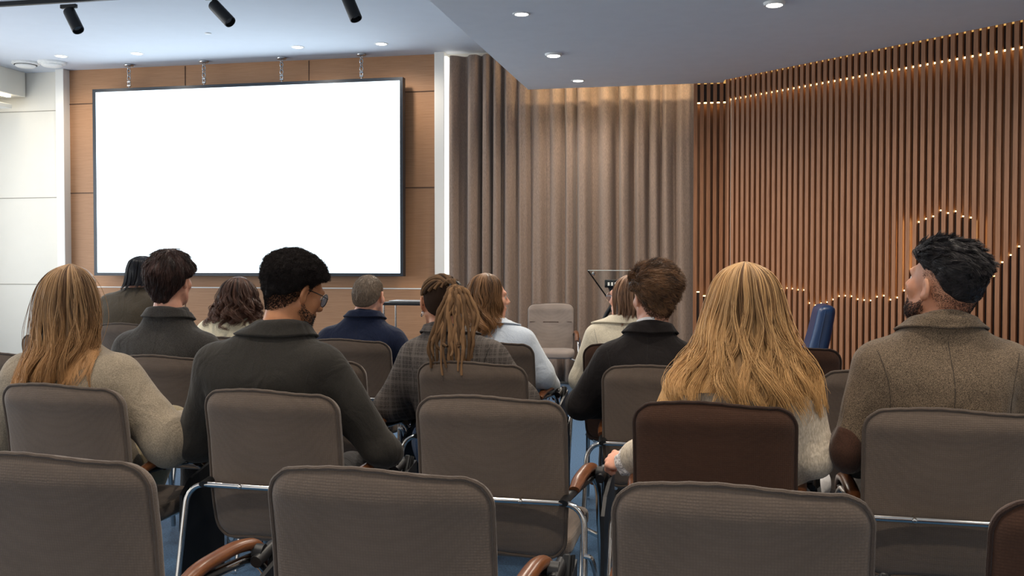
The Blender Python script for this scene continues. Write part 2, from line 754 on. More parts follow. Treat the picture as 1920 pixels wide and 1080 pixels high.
# front wall: white panels at the left, wood veneer behind the screen
xl0 = -9.5
xa, xb = X(118, YW - .05), X(133, YW - .05)
xc_, xd = X(820, YW - .05), X(838, YW - .05)
xe = X(842.5, YW - .05)
wf = struct('wall_front', MB().box(((xl0 + .5) / 2, YW + .1, ZH / 2), (.5 - xl0, .2, ZH)), M['white_wall'])
j = MB()
for v in (209, 371, 533):
    z = onY(60, v, YW).z
    j.box(((xl0 + xa) / 2, YW - .001, z), (xa - xl0, .006, .008))
j.build('joint', M['seam_grey'], wf)
clad = struct('trim_1', MB().box(((xb + xc_) / 2, YW - .01, ZH / 2), (xc_ - xb, .06, ZH)), M['wall_wood'])
yv = YW - .042
s = MB()
for v in (195, 362):
    z = onY(150, v, yv).z
    s.box(((xb + xc_) / 2, yv, z), (xc_ - xb, .008, .009))
for u in (350, 581):
    s.box((X(u, yv), yv, 3.35), (.008, .008, .7))
s.build('seam', M['seam_dark'], clad)
# lower run of panels standing a little proud with a pale top edge
zt = onY(560, 541, YW - .09).z
low = struct('trim_2', MB().box(((xb + xc_) / 2, YW - .07, zt / 2), (xc_ - xb, .07, zt), bev=.004), M['wall_wood'])
s = MB()
for u in (347, 578, 800):
    s.box((X(u, YW - .105), YW - .106, zt / 2), (.008, .006, zt - .02))
s.build('seam', M['seam_dark'], low)
MB().box(((xb + xc_) / 2, YW - .072, zt + .006), (xc_ - xb, .074, .012)).build('top_edge', M['white_trim'], low)
# white pilasters
struct('trim_3', MB().box(((xa + xb) / 2, YW - .06, ZH / 2), (xb - xa, .2, ZH), bev=.004), M['white_trim'])
p4 = struct('trim_4', MB().box(((xc_ + xd) / 2, YW - .06, ZH / 2), (xd - xc_, .2, ZH), bev=.004), M['white_trim'])
MB().box(((xd + xe) / 2, YW - .06, ZH / 2 - .02), (xe - xd, .16, ZH - .06)).build('light_strip', M['led_white'], p4)

# left wall with two windows, a bulkhead above them, warm strip and shelf
xw = -9.4
struct('wall_left', MB().box((xw - .1, 1.2, 3.45), (.2, 19.6, .6)).box((xw - .1, 1.2, .35), (.2, 19.6, .7))
       .box((xw - .1, 10.6, 1.95), (.2, .8, 2.6)).box((xw - .1, 5.9, 1.95), (.2, .8, 2.6)).box((xw - .1, -.6, 1.95), (.2, 4, 2.6)), M['white_wall'])
for k, (y0, y1) in enumerate(((6.3, 10.2), (1.4, 5.5))):
    w = struct('window_%d' % (k + 1), MB().box((xw - .1, y0 + .03, 1.93), (.07, .06, 2.45)).box((xw - .1, y1 - .03, 1.93), (.07, .06, 2.45))
               .box((xw - .1, (y0 + y1) / 2, .73), (.07, y1 - y0 - .12, .06)).box((xw - .1, (y0 + y1) / 2, 3.12), (.07, y1 - y0 - .12, .06))
               .box((xw - .1, (y0 + y1) / 2, 1.93), (.06, .06, 2.33)), M['white_trim'])
    MB().box((xw - .1, (y0 + y1) / 2, 1.93), (.008, y1 - y0 - .13, 2.32)).build('pane', M['glass'], w)
pb = onY(51, 183, YW)
bulk = struct('trim_5', MB().box(((xw + pb.x) / 2, 5.5, (pb.z + ZH) / 2), (pb.x - xw, YW * 2 - 11.06, ZH - pb.z), bev=.004), M['white_wall'])
MB().box((pb.x - .10, 5.45, pb.z - .012), (.05, 10.7, .024)).build('light_strip', M['led_soft'], bulk)
zs_ = pb.z - .13
MB().box(((xw + pb.x) / 2 - .05, 5.45, zs_), (pb.x - xw - .1, 10.8, .05), bev=.004).build('shelf', M['white_trim'], bulk)

# low ceiling slab with its left edge running away from us
A = onZ(1362, 150, ZL)
B = onZ(1920, 38, ZL)
A, B = Vector((A.x, A.y)), Vector((B.x, B.y))
WD = (B - A).normalized()          # along the slatted wall, towards us
WN = Vector((-WD.y, WD.x))         # candidate normal
if WN.dot(-A) < 0:
    WN = -WN
xs = onZ(990, 168, ZL).x
ys = onZ(990, 168, ZL).y
Aoff = A + WN * .02
END = A + WD * 6.2
soff = struct('ceiling_low', MB().prism([(xs, -3.2), (6, -3.2), (6, (END + WN * .02).y), tuple(END + WN * .02), tuple(Aoff), (Aoff.x - .02, ys), (xs, ys)], ZL, ZL + .03)
              .box((xs + .015, (ys - 3.2) / 2, (ZL + ZH) / 2 + .015), (.03, ys + 3.2, ZH - ZL - .03)), M['soffit'])

# slatted wall: a short run facing us, then the long diagonal run
PITCH, SW, SD = .0652, .037, .024
zled = None
YF = 10.45
slats, boards, rec, leds, ledsw, amb = MB(), MB(), MB(), MB(), MB(), MB()


def rotz(d):
    a = math.atan2(d.y, d.x)
    return Matrix.Rotation(a, 3, 'Z')


def gap_z(p, v):
    """height that the photo shows at row v on the vertical line through p"""
    d = Vector((p.x, p.y))
    f = d.x * -math.sin(YAW) + d.y * math.cos(YAW)
    # camera pitch is small; use the exact ray
    x_ = d.x * math.cos(YAW) + d.y * math.sin(YAW)
    u = 960 + F * x_ / f
    for _ in range(4):
        r_ = ray(u, v)
        t = d.length / math.hypot(r_[0], r_[1])
    return CAMH + r_[2] * t


def u_of(p, z=1.4):
    f = p.x * -math.sin(YAW) + p.y * math.cos(YAW)
    x_ = p.x * math.cos(YAW) + p.y * math.sin(YAW)
    return 960 + F * x_ / (f * math.cos(PIT) - (z - CAMH) * math.sin(PIT))


SKY = [(1295, 545), (1308, 548), (1321, 556), (1333, 581), (1345, 575), (1372, 552), (1400, 546), (1440, 545), (1478, 541), (1498, 545), (1509, 545), (1520, 580), (1532, 570), (1545, 570),
       (1563, 562), (1575, 555), (1587, 556), (1599, 557), (1610, 564), (1622, 564), (1635, 565), (1647, 555), (1659, 556), (1671, 565), (1684, 558), (1697, 543), (1709, 500),
       (1722, 407), (1736, 412), (1749, 406), (1763, 394), (1778, 402), (1792, 396), (1806, 409), (1821, 409), (1834, 566), (1846, 519), (1864, 519),
       (1880, 489), (1897, 477), (1912, 460), (1940, 440), (2000, 480), (2200, 520), (4000, 520)]
su, sv = [a for a, b in SKY], [b for a, b in SKY]
VERT = {1697: (413, 543), 1708: (410, 505), 1836: (412, 566)}


def run(p0, d, n_, count, zl):
    rz = rotz(d)
    for i in range(count):
        c = p0 + d * (i * PITCH + SW / 2)
        q = c - n_ * SD / 2
        slats.box((q.x, q.y, (ZL + .22) / 2), (SW, SD, ZL + .22), rz)
        g = p0 + d * (i * PITCH + SW + (PITCH - SW) / 2)
        u = u_of(g)
        zsky = gap_z(g, float(np.interp(u, su, sv)))
        w_ = PITCH - SW + .002
        b = g - n_ * (SD + .012)
        boards.box((b.x, b.y, zsky / 2), (w_ + .036, .022, zsky), rz)
        l = g - n_ * (SD + .012)
        leds.box((l.x, l.y, zsky + .006), (w_, .018, .010), rz)
        for vu, (v0, v1) in VERT.items():
            if abs(u - vu) < 7.4 and d is not FD:
                z1, z0 = gap_z(g, v0), gap_z(g, v1)
                l = g - n_ * (SD + .03)
                ledsw.box((l.x, l.y, (z0 + z1) / 2), (.012, .012, z1 - z0), rz)
    L = count * PITCH
    m = p0 + d * (L / 2)
    b = m - n_ * (SD + .012)
    boards.box((b.x, b.y, (zl + ZL + .2) / 2), (L, .022, ZL + .2 - zl), rz)
    l = m - n_ * (SD + .014)
    leds.box((l.x, l.y, zl - .007), (L, .016, .011), rz)
    l = m - n_ * (SD - .002)
    amb.box((l.x, l.y, ZL + .02), (L, .006, .05), rz)
    b = m - n_ * (SD + .075)
    rec.box((b.x, b.y, (ZL + .2) / 2), (L, .02, ZL + .2), rz)


FD, FN = Vector((1, 0)), Vector((0, -1))
zled = gap_z(A + WD * .05, 184)
nfront = 5
pf = Vector((A.x - nfront * PITCH, YF))
run(pf, FD, FN, nfront, zled)
run(A, WD, WN, 95, zled)
# return between the two runs
slats.box((A.x + .004, (A.y + YF) / 2 + .02, (ZL + .22) / 2), (.02, YF - A.y + .06, ZL + .22))
wr = struct('wall_right', rec, M['recess'])
slats.build('slats', M['slat'], wr)
boards.build('backing_boards', M['board'], wr)
leds.build('light_strip', M['led_warm'], wr)
ledsw.build('light_strip', M['led_warm'], wr)
amb.build('light_strip', M['led_amber'], wr)
xr = 4.6
struct('wall_side', MB().box((xr + .7, 1.4, ZH / 2), (.2, 9.4, ZH)), M['white_wall'])
# wall behind the drape
struct('wall_back', MB().box(((-3.0 + .6) / 2, YW + .55, ZH / 2), (4.2, .1, ZH)), M['white_wall'])
# warm strip hidden on the low ceiling, shining on the head of the drape
cv = MB().box(((xs + A.x) / 2, ys - .30, ZL + .112), (A.x - xs - .1, .02, .012))
ls = cv.build('light_strip', glow('warm cove light', (1., .74, .42), 120.), soff)

# ------------------------------------------------------------------ drape
cu = []
x0, x1 = X(850, YW - .02), X(1301, 10.75)
N = 520
zz = np.concatenate([np.linspace(.03, 3.0, 14), np.linspace(3.1, 3.66, 5)])
svals = np.linspace(0, 1, N)
xx = x0 + (x1 - x0) * svals
ph = 2 * PI * (xx / .172 + .30 * np.sin(xx * 3.1 + 1) + .16 * np.sin(xx * 7.7) + .08 * np.sin(xx * 13.1 + 2))
amp = .070 * (.75 + .35 * np.sin(xx * 4.3 + .6))
V, Q = [], []
for z in zz:
    sway = .25 * np.sin(z * 1.1 + xx * 2.2)
    t_ = min(1., max(.0, (3.7 - z) / .5)) * .35 + .65
    yy = 10.88 + amp * t_ * np.tanh(1.25 * np.sin(ph + sway * .8)) / .85 + .007 * np.sin(ph * 2.3 + z)
    V.append(np.stack([xx + .012 * np.cos(ph) * t_, yy, np.full(N, z)], -1))
V = np.concatenate(V)
I = np.arange(len(zz) * N).reshape(len(zz), N)
Q = np.stack([I[:-1, :-1], I[:-1, 1:], I[1:, 1:], I[1:, :-1]], -1).reshape(-1, 4)
cur = np_mesh('curtain', V, [Q], M['curtain'])
sm = cur.modifiers.new('thick', 'SOLIDIFY')
sm.thickness = .004
tag(cur, 'tall taupe pleated drape hanging from ceiling to floor between screen wall and slatted wall', 'curtain')

# ------------------------------------------------------------------ screen and chains
ysn = 10.72
TL, BR = onY(173, 165, ysn), onY(756, 520, ysn)
sx, sz = (TL.x + BR.x) / 2, (onY(173, 165, ysn).z + onY(173, 515, ysn).z + onY(755, 147, ysn).z + onY(755, 520, ysn).z) / 4
sw, sh = BR.x - TL.x, (onY(755, 147, ysn).z - onY(755, 520, ysn).z + onY(173, 165, ysn).z - onY(173, 515, ysn).z) / 2
scr = tag(empty('led_screen', (sx, ysn, sz)), 'huge lit white video wall in a slim dark frame hung by four chains', 'screen')
fr = MB()
bw, dp = .036, .09
fr.box((-sw / 2 + bw / 2, dp / 2, 0), (bw, dp, sh)).box((sw / 2 - bw / 2, dp / 2, 0), (bw, dp, sh))
fr.box((0, dp / 2, sh / 2 - bw / 2), (sw - 2 * bw, dp, bw)).box((0, dp / 2, -sh / 2 + bw / 2), (sw - 2 * bw, dp, bw))
fr.build('frame', M['screen_frame'], scr)
MB().box((0, dp - .008, 0), (sw - .02, .012, sh - .02)).build('back_cover', M['black_plastic'], scr)
MB().box((0, .03, 0), (sw - 2 * bw, .03, sh - 2 * bw)).build('display_panel', M['screen'], scr)
ych = ysn + .05
for k, u in enumerate((245, 385, 530, 679)):
    x = X(u, ych)
    ztop, zbot = ZH, sz + sh / 2
    t = tag(empty('hanging_chain', (x, ych, zbot)), 'short zinc chain holding the video wall, ' + ('leftmost of the four', 'second of the four from the left', 'third of the four from the left', 'rightmost of the four, nearest the drape')[k], 'chain', 'chains holding the screen')
    H = ztop - zbot
    MB().lathe((0, 0, H - .02), [(.05, .0), (.055, .006), (.055, .016), (.03, .02)][::1], 24).build('ceiling_plate', M['steel'], t, True)
    ch = MB()
    nl, top = 4, H - .02
    ll = (H * .58) / nl
    for q in range(nl):
        zc = top - ll * (q + .5)
        ring = []
        for w in range(20):
            a = 2 * PI * w / 20
            e = .016 * math.cos(a)
            ring.append((e if q % 2 else e * .35, e * .35 if q % 2 else e, zc + (ll * .62) * math.sin(a)))
        ch.tube(ring, .0055, 8, closed=True, up=(.3, 1, .1))
    ch.build('chain_links', M['steel'], t, True)
    tb = MB()
    zb_ = H * .40
    tb.tube([(-.014, 0, .03), (-.014, 0, zb_ - .03)], .006, 8).tube([(.014, 0, .03), (.014, 0, zb_ - .03)], .006, 8)
    tb.box((0, 0, .035), (.045, .02, .02), bev=.004).box((0, 0, zb_ - .035), (.045, .02, .02), bev=.004)
    tb.tube([(0, 0, 0), (0, 0, .05)], .006, 8)
    tb.build('turnbuckle', M['steel'], t, True)

# ------------------------------------------------------------------ ceiling fittings
fit = [((115, 105), ZH, .07, 'on the high ceiling, nearest the round vents', 0), ((257, 100), ZH, .07, 'on the high ceiling above the left end of the screen', 0), ((558, 88), ZH, .07, 'on the high ceiling above the middle of the screen', 0), ((715, 82), ZH, .07, 'on the high ceiling above the right end of the screen', 0),
       ((978, 26), ZL, .062, 'in the low grey ceiling near its left edge, closest to us', 1), ((1038, 101), ZL, .07, 'with glowing rim in the low grey ceiling before the drape', 2), ((1084, 151), ZL, .065, 'set in the low grey ceiling closest to the drape', 1), ((1452, 5), ZL, .07, 'with glowing rim in the low ceiling, nearest the slatted wall', 2)]
lamp_at = []
for (u, v), z, r, lab, kind in fit:
    p = onZ(u, v, z)
    t = tag(empty('downlight', p), 'round recessed spotlight ' + lab, 'ceiling light', 'recessed ceiling spotlights')
    dr = .02 if kind == 2 else .006
    MB().lathe((0, 0, -dr), [(r * .80, dr + .004), (r * .82, 0), (r, 0), (r * 1.08, dr * .6), (r * 1.1, dr)], 32).build('rim', M['white_plastic'], t, True)
    MB().lathe((0, 0, -dr - (.006 if kind == 2 else .002)), [(r * .2, 0), (r * .7, .002), (r * .78, .006), (r * .78, .010)], 32).build('lens', M['lamp'], t, True)
    lamp_at.append((p, kind))
for (u, v), slot, lab in (((48, 117), True, 'round white ceiling vent with a dark slot, left of the pair by the bulkhead'), ((97, 116), False, 'round white flat ceiling vent, right of the pair by the bulkhead')):
    p = onZ(u, v, ZH)
    t = tag(empty('ceiling_vent', p), lab, 'vent', 'round vents in the ceiling')
    MB().lathe((0, 0, -.03), [(.13, 0), (.15, .006), (.155, .02), (.155, .03)], 40).build('rim', M['white_plastic'], t, True)
    MB().lathe((0, 0, -.06), [(.05, 0), (.10, .005), (.115, .016), (.115, .03)], 40).build('disc', M['white_plastic'], t, True)
    if slot:
        MB().lathe((0, 0, -.034), [(.10, 0), (.127, .0), (.127, .003), (.1, .004)], 40).build('slot', M['dark_slot'], t, True)
p = onZ(390, 62, ZH)
t = tag(empty('sprinkler_head', p), 'small white sprinkler cap on the high ceiling between the spotlights', 'sprinkler')
MB().lathe((0, 0, -.014), [(.012, 0), (.03, .004), (.036, .014)], 20).build('cap', M['white_plastic'], t, True)

# track and its three black spotlights
ZT = ZH - .035
pa, pbt = onZ(-120, 12, ZT), onZ(235, 0, ZT)
yt = (onZ(0, 9, ZT).y + onZ(230, 0, ZT).y) / 2
trk = tag(empty('light_track', ((-9.0 - 2.3) / 2, yt, ZT)), 'black ceiling track crossing the top left corner of the high ceiling', 'light track')
MB().box((0, 0, .015), (6.6, .04, .04), bev=.003).build('rail', M['black_metal'], trk)
for s_ in (-1, 1):
    MB().box((s_ * 3.31, 0, .015), (.03, .046, .046), bev=.003).build('end_cap', M['black_plastic'], trk)
for k, (u0, v0, u1, v1, lab) in enumerate(((129, 20, 147, 57, 'black cylinder spotlight on the track, leftmost of the three, its whole bracket showing'), (400, 8, 432, 42, 'black cylinder spotlight on the track, middle one, tilted most'), (648, -12, 668, 36, 'black cylinder spotlight on the track, rightmost, cut by the top edge'))):
    a, b = onY(u0, v0, yt), onY(u1, v1, yt - .05)
    t = tag(empty('track_spotlight', (a.x, yt, ZT - .02)), lab, 'spotlight', 'spotlights on the ceiling track')
    o_ = Vector((a.x, yt, ZT - .02))
    d = (b - a)
    L = d.length
    ax_ = d.normalized()
    a2 = a - o_
    MB().box((0, 0, -.02), (.16, .034, .035), bev=.004).build('track_adapter', M['black_metal'], t)
    MB().tube([(0, 0, -.03), (.0, 0, max(a2.z, -.2) * .5 - .03), tuple(a2 + ax_ * .05)], .012, 8).build('bracket', M['black_metal'], t, True)
    r = .052
    bd = MB().lathe(a2, [(r * .8, 0), (r * .96, .004), (r, .012), (r, L - .006), (r * .96, L), (r * .84, L), (r * .8, L - .05)], 32, ax_)
    bd.build('lamp_body', M['black_metal'], t, True)
    MB().lathe(a2, [(r * .2, L - .045), (r * .79, L - .045), (r * .79, L - .04), (r * .2, L - .04)], 24, ax_).build('lens', M['lamp'] if False else M['silver'], t, True)


# ================================================================== CHAIRS
def yb(z):
    return .062 - (z - .42) * .18


def back_field(P):
    x, z = P[:, 0], P[:, 2]
    y = P[:, 1] - (.062 - (z - .42) * .18) - .5 * x * x * np.clip((z - .42) * 3, .3, 1)
    cz, hz, hx, r = .668, .25, .236, .062
    hx = hx - .012 * np.clip((.6 - z) / .2, 0, 1)
    zt = z - .006 * np.cos(x * 13 + .6)
    qx, qz = np.abs(x) - (hx - r), np.abs(zt - cz) - (hz - r)
    d2 = np.hypot(np.maximum(qx, 0), np.maximum(qz, 0)) + np.minimum(np.maximum(qx, qz), 0) - r
    th = .019 + .010 * np.clip(-d2 / .09, 0, 1) ** .6 + .007 * np.exp(-((z - .865) / .03) ** 2) * np.clip(-d2 / .03, 0, 1)
    rr = .014
    w = np.stack([d2 + rr, np.abs(y) - th + rr], -1)
    return np.linalg.norm(np.maximum(w, 0), axis=1) + np.minimum(w.max(1), 0) - rr


def seat_field(P):
    x, y, z = P[:, 0], P[:, 1], P[:, 2]
    z = z - .445 + .9 * np.maximum(y - .40, 0) ** 1.6 - (y - .28) * .06
    hx, hy, r = .238, .235, .07
    qx, qy = np.abs(x) - (hx - r), np.abs(y - .295) - (hy - r)
    d2 = np.hypot(np.maximum(qx, 0), np.maximum(qy, 0)) + np.minimum(np.maximum(qx, qy), 0) - r
    th = .028 + .012 * np.clip(-d2 / .1, 0, 1) ** .6
    rr = .018
    w = np.stack([d2 + rr, np.abs(z) - th + rr], -1)
    return np.linalg.norm(np.maximum(w, 0), axis=1) + np.minimum(w.max(1), 0) - rr


def outline(n=120):
    cz, hz, hx, r = .668, .25, .236, .062
    pts = []
    corners = [(hx - r, hz - r, 0), (-hx + r, hz - r, 90), (-hx + r, -hz + r, 180), (hx - r, -hz + r, 270)]
    for cx, c_z, a0 in corners:
        for q in range(9):
            a = R(a0 + q * 90 / 8)
            pts.append([cx + r * math.cos(a), c_z + r * math.sin(a)])
    dense = []
    for a, b in zip(pts, pts[1:] + pts[:1]):
        L = math.dist(a, b)
        m = max(1, int(L / .016))
        for q in range(m):
            dense.append([a[0] + (b[0] - a[0]) * q / m, a[1] + (b[1] - a[1]) * q / m])
    out = []
    for i, (x, zo) in enumerate(dense):
        z = cz + zo
        k = 1 - .012 / .236 * min(1, max(0, (.6 - z) / .2))
        x *= k
        z += .006 * math.cos(x * 13 + .6)
        wob = .0007 * math.sin(i * 1.9) + .0009 * math.sin(i * .37)
        yy = yb(z) + .5 * x * x * min(1, max(.3, (z - .42) * 3)) - .016
        out.append((x * (1 + wob), yy, z + wob))
    return out


Vb, Qb = nets(back_field, [axis([(-.28, .28, .008)]), axis([(-.09, .13, .005)]), axis([(.38, .96, .008)])])
Vs, Qs = nets(seat_field, [axis([(-.26, .26, .009)]), axis([(.03, .56, .009)]), axis([(.37, .53, .006)])])

Vb, Vs = relaxed(Vb, Qb, 3), relaxed(Vs, Qs, 3)


def make_chair(fab, pip):
    root = empty('conference_chair', (0, 0, 0))
    np_mesh('backrest', Vb, [Qb], fab, root)
    np_mesh('seat', Vs, [Qs], fab, root)
    MB().tube(outline(), .0052, 7, closed=True).build('piping', pip, root, True)
    # rear chrome bow, across the back and down to the floor
    MB().tube(fillet([(-.312, -.12, .012), (-.296, -.02, .605), (.296, -.02, .605), (.312, -.12, .012)], .075, 8), .0098, 12).build('rear_frame', M['chrome'], root, True)
    for sx_ in (-.10, .10):
        b = MB()
        b.lathe((sx_, -.030, .605), [(.004, -.006), (.007, -.004), (.008, .0), (.008, .004)], 12, Vector((0, 1, 0)))
        b.tube([(sx_, -.034, .605), (sx_, .02, .61)], .0045, 8)
        b.build('bolt', M['chrome'], root, True)
    for s_ in (-1, 1):
        MB().tube(fillet([(s_ * .290, .50, .012), (s_ * .276, .43, .56), (s_ * .266, .36, .608), (s_ * .256, .2, .612)], .06, 6), .0115, 12).build('front_leg', M['chrome'], root, True)
        arm = MB()
        arm.tube([(s_ * .232, -.030, .606), (s_ * .238, .03, .612), (s_ * .252, .17, .616), (s_ * .262, .40, .602)], .017, 8, sq=(1., .62))
        arm.build('arm_bracket', M['black_metal'], root, True, 60)
        w = fillet([(s_ * .248, .085, .622), (s_ * .252, .16, .642), (s_ * .258, .31, .649), (s_ * .262, .405, .632), (s_ * .262, .435, .570)], .05, 5)
        n_ = len(w)
        rad = [.0215 * (.80 if i == 0 else .94 if i == 1 else .8 if i == n_ - 1 else 1.) for i in range(n_)]
        MB().tube(w, rad, 16, sq=(1., .72)).build('armrest', M['arm_wood'], root, True, 70)
    for s_ in (-1, 1):
        MB().tube(fillet([(s_ * .19, .07, .405), (s_ * .19, .49, .405), (s_ * .298, .49, .36)], .04, 5), .009, 8).build('seat_rail', M['chrome'], root, True)
    MB().tube(fillet([(.300, -.06, .46), (.322, -.055, .455), (.338, -.05, .40), (.334, -.06, .012)], .05, 6), .008, 8).build('row_link', M['chrome'], root, True)
    # writing tablet folded down at the right
    h = MB().tube([(.275, .37, .622), (.300, .372, .620)], .021, 12).tube([(.294, .34, .605), (.300, .42, .625)], .016, 10)
    h.build('tablet_hinge', M['black_plastic'], root, True)
    br = MB().box((.312, .405, .580), (.02, .05, .13), Matrix.Rotation(R(-28), 3, 'X'), .004)
    for q in (-1, 0, 1):
        br.tube([(.324, .375 + q * .014, .525 + q * .006), (.324, .435 + q * .014, .640 - .004 * q)], .003, 6)
    br.build('tablet_bracket', M['black_metal'], root, True)
    pts = [(.26, .565), (.47, .62), (.475, .18), (.44, .14), (.22, .14), (.19, .18), (.20, .515)]
    vs = [(x, y, z) for x in (.316, .328) for y, z in pts]
    n_ = len(pts)
    MB().add(vs, [tuple(range(n_)), tuple(range(n_, 2 * n_))[::-1]] + [(i, n_ + i, n_ + (i + 1) % n_, (i + 1) % n_) for i in range(n_)]).build('writing_tablet', M['tablet'], root)
    return root


proto = {'g': make_chair(M['chair_grey'], M['pipe_grey']), 'b': make_chair(M['chair_brown'], M['pipe_brown'])}
used = set()
ROW = {1: 1.9, 2: 3.0, 3: 4.03, 4: 5.1, 5: 6.15}
seats = [
    (1, 98, 'g', -2, 'taupe conference chair with empty back, cut by the left edge in the nearest row'),
    (1, 710, 'g', -1, 'empty taupe conference chair in the nearest row, left of the middle'),
    (1, 1390, 'g', -1, 'empty taupe conference chair in the nearest row, right in front of the brown chair'),
    (1, 2140, 'b', 0, 'dark brown chair barely showing at the bottom right corner'),
    (2, 115, 'g', -3, 'taupe chair of the woman in the beige sweater at the left edge'),
    (2, 507, 'g', -3, 'taupe chair of the man with glasses in the charcoal blazer'),
    (2, 920, 'g', -1, 'empty taupe chair with a visible chrome bar, right behind the dreadlocks'),
    (2, 1340, 'b', -2, 'dark brown chair of the woman with very long blond hair'),
    (2, 1788, 'g', -2, 'taupe chair of the bearded man in tweed at the right'),
    (3, 0, 'g', -2, 'taupe chair at the left edge beyond the woman in the beige sweater'),
    (3, 310, 'g', -2, 'taupe chair of the short haired man in the dark grey blazer'),
    (3, 588, 'g', -2, 'empty taupe chair mostly hidden behind the man with glasses, wooden arm showing'),
    (3, 885, 'g', -2, 'taupe chair of the person with dreadlocks'),
    (3, 1241, 'g', 0, 'taupe chair of the man in the black suit with white collar'),
    (3, 1660, 'g', -1, 'grey chair half hidden between the blond hair and the tweed jacket'),
    (4, 107, 'g', -2, 'slate coloured chair at far left beside the white wall'),
    (5, 243, 'g', -2, 'chair of the black haired person in olive, hidden behind the grey blazer'),
    (4, 434, 'g', -2, 'chair of the curly haired woman in cream, hidden behind the blazers'),
    (4, 655, 'g', -2, 'taupe chair of the balding man in the navy suit'),
    (4, 919, 'g', -2, 'taupe chair of the woman in the pale blue shirt'),
    (4, 1181, 'b', -1, 'dark brown chair of the woman in the cream blazer'),
    (4, 1484, 'b', -2, 'brown chair beside the blue armchair, right of the long blond hair'),
    (4, 1998, 'b', -2, 'brown chair showing only a corner at the right edge beyond the tweed shoulder'),
]
chair_pos = {}
for row, u, kind, rz, lab in seats:
    o = proto[kind] if kind not in used else copy_tree(proto[kind])
    used.add(kind)
    y = ROW[row]
    o.location = (X(u, y), y, 0)
    o.rotation_euler = (0, 0, R(rz))
    tag(o, lab, 'chair', 'conference chairs in rows')
    chair_pos[(row, u)] = o
# the one facing us by the drape
fc = copy_tree(proto['g'])
yfc = 10.15
pfc = Vector((X(1033, yfc), yfc, 0))
fc.location = pfc
fc.rotation_euler = (0, 0, R(180 + 9))
tag(fc, 'empty brightly lit taupe chair facing us in front of the drape', 'chair', 'conference chairs in rows')
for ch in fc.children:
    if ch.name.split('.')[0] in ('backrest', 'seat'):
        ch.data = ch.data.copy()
        ch.data.materials[0] = M['chair_lit']  # lit copy of the taupe fabric, brightness painted in
zsm = .735
sp = [(x, yb(zsm) + .5 * x * x + .0245, zsm) for x in np.linspace(-.215, .215, 15)]
MB().tube(sp, .003, 6).tube([(x, yb(zsm) + .5 * x * x + .027, zsm - .004 + .02 * x * x) for x in np.linspace(-.08, .08, 7)], .007, 8, sq=(.5, 1)).build('back_seam', M['pipe_brown'], fc, True)

# ================================================================== FURNITURE AT THE FRONT
# clear lectern
yl = 9.7
pl = Vector((X(1146, yl), yl, 0))
lec = tag(empty('lectern', pl), 'black metal lectern with a slanted clear glass top in front of the drape', 'lectern')


def L_(u, v, dy=0.):
    return onY(u, v, yl + dy) - pl


a, b_ = L_(1102, 507, -.22), L_(1146, 569, .18)
wd = .46
mid = lambda p, x: Vector((p.x + x, p.y, p.z))
tb0, tb1 = a, b_
dv = (tb1 - tb0)
xaxis = Vector((1, -.25, 0)).normalized() * wd
nn = xaxis.cross(dv).normalized() * .006
vs = [tb0, tb0 + xaxis, tb1 + xaxis, tb1, tb0 + nn, tb0 + xaxis + nn, tb1 + xaxis + nn, tb1 + nn]
MB().add(vs, [(0, 1, 2, 3), (7, 6, 5, 4), (0, 4, 5, 1), (1, 5, 6, 2), (2, 6, 7, 3), (3, 7, 4, 0)]).build('glass_top', M['glass'], lec)
ed = MB().tube([tb0, tb1], .006, 6)
ed.build('edge', M['black_metal'], lec)
MB().tube([tb0, tb0 + xaxis, tb1 + xaxis, tb1], .003, 6).build('glass_edge', M['glass_edge'], lec)
MB().lathe(tb0 + dv * .12 + xaxis * .06, [(.014, -.008), (.018, -.004), (.018, .016)], 16, nn.normalized()).build('standoff', M['chrome'], lec, True)
hb = L_(1146, 532)
MB().box((hb.x + .06, .0, hb.z), (.24, .10, .075), bev=.006).build('lamp_box', M['black_metal'], lec)
wn = MB()
for q in range(6):
    wn.box((hb.x - .02 + q * .033, -.051, hb.z - .005), (.018, .004, .032))
wn.build('box_opening', M['white_trim'], lec)
zc_ = L_(1146, 566).z
vs = [(-.03, -.04, hb.z - .03), (.15, -.04, hb.z - .03), (.15, .04, hb.z - .03), (-.03, .04, hb.z - .03), (.04, -.03, zc_), (.10, -.03, zc_), (.10, .03, zc_), (.04, .03, zc_)]
MB().add(vs, [(0, 1, 2, 3), (7, 6, 5, 4), (0, 4, 5, 1), (1, 5, 6, 2), (2, 6, 7, 3), (3, 7, 4, 0)]).build('bracket', M['black_metal'], lec)
MB().tube([(.07, 0, .03), (.07, 0, zc_ + .02)], .035, 16).build('post', M['black_metal'], lec, True)
MB().box((.07, 0, L_(1146, 577).z), (.14, .1, .09), bev=.01).build('collar', M['black_plastic'], lec)
for s_ in (-1, 1):
    pth = fillet([(.07 + s_ * .05, 0, zc_ - .02), (.07 + s_ * .13, 0, zc_ - .14), (.07 + s_ * .21, .02, zc_ - .42), (.07 + s_ * .26, .04, .02)], .2, 6)
    MB().tube(pth, .034, 12, sq=(1, .6)).build('leg', M['black_metal'], lec, True, 60)
MB().box((.07, 0, .015), (.5, .4, .03), bev=.01).build('base', M['black_metal'], lec)

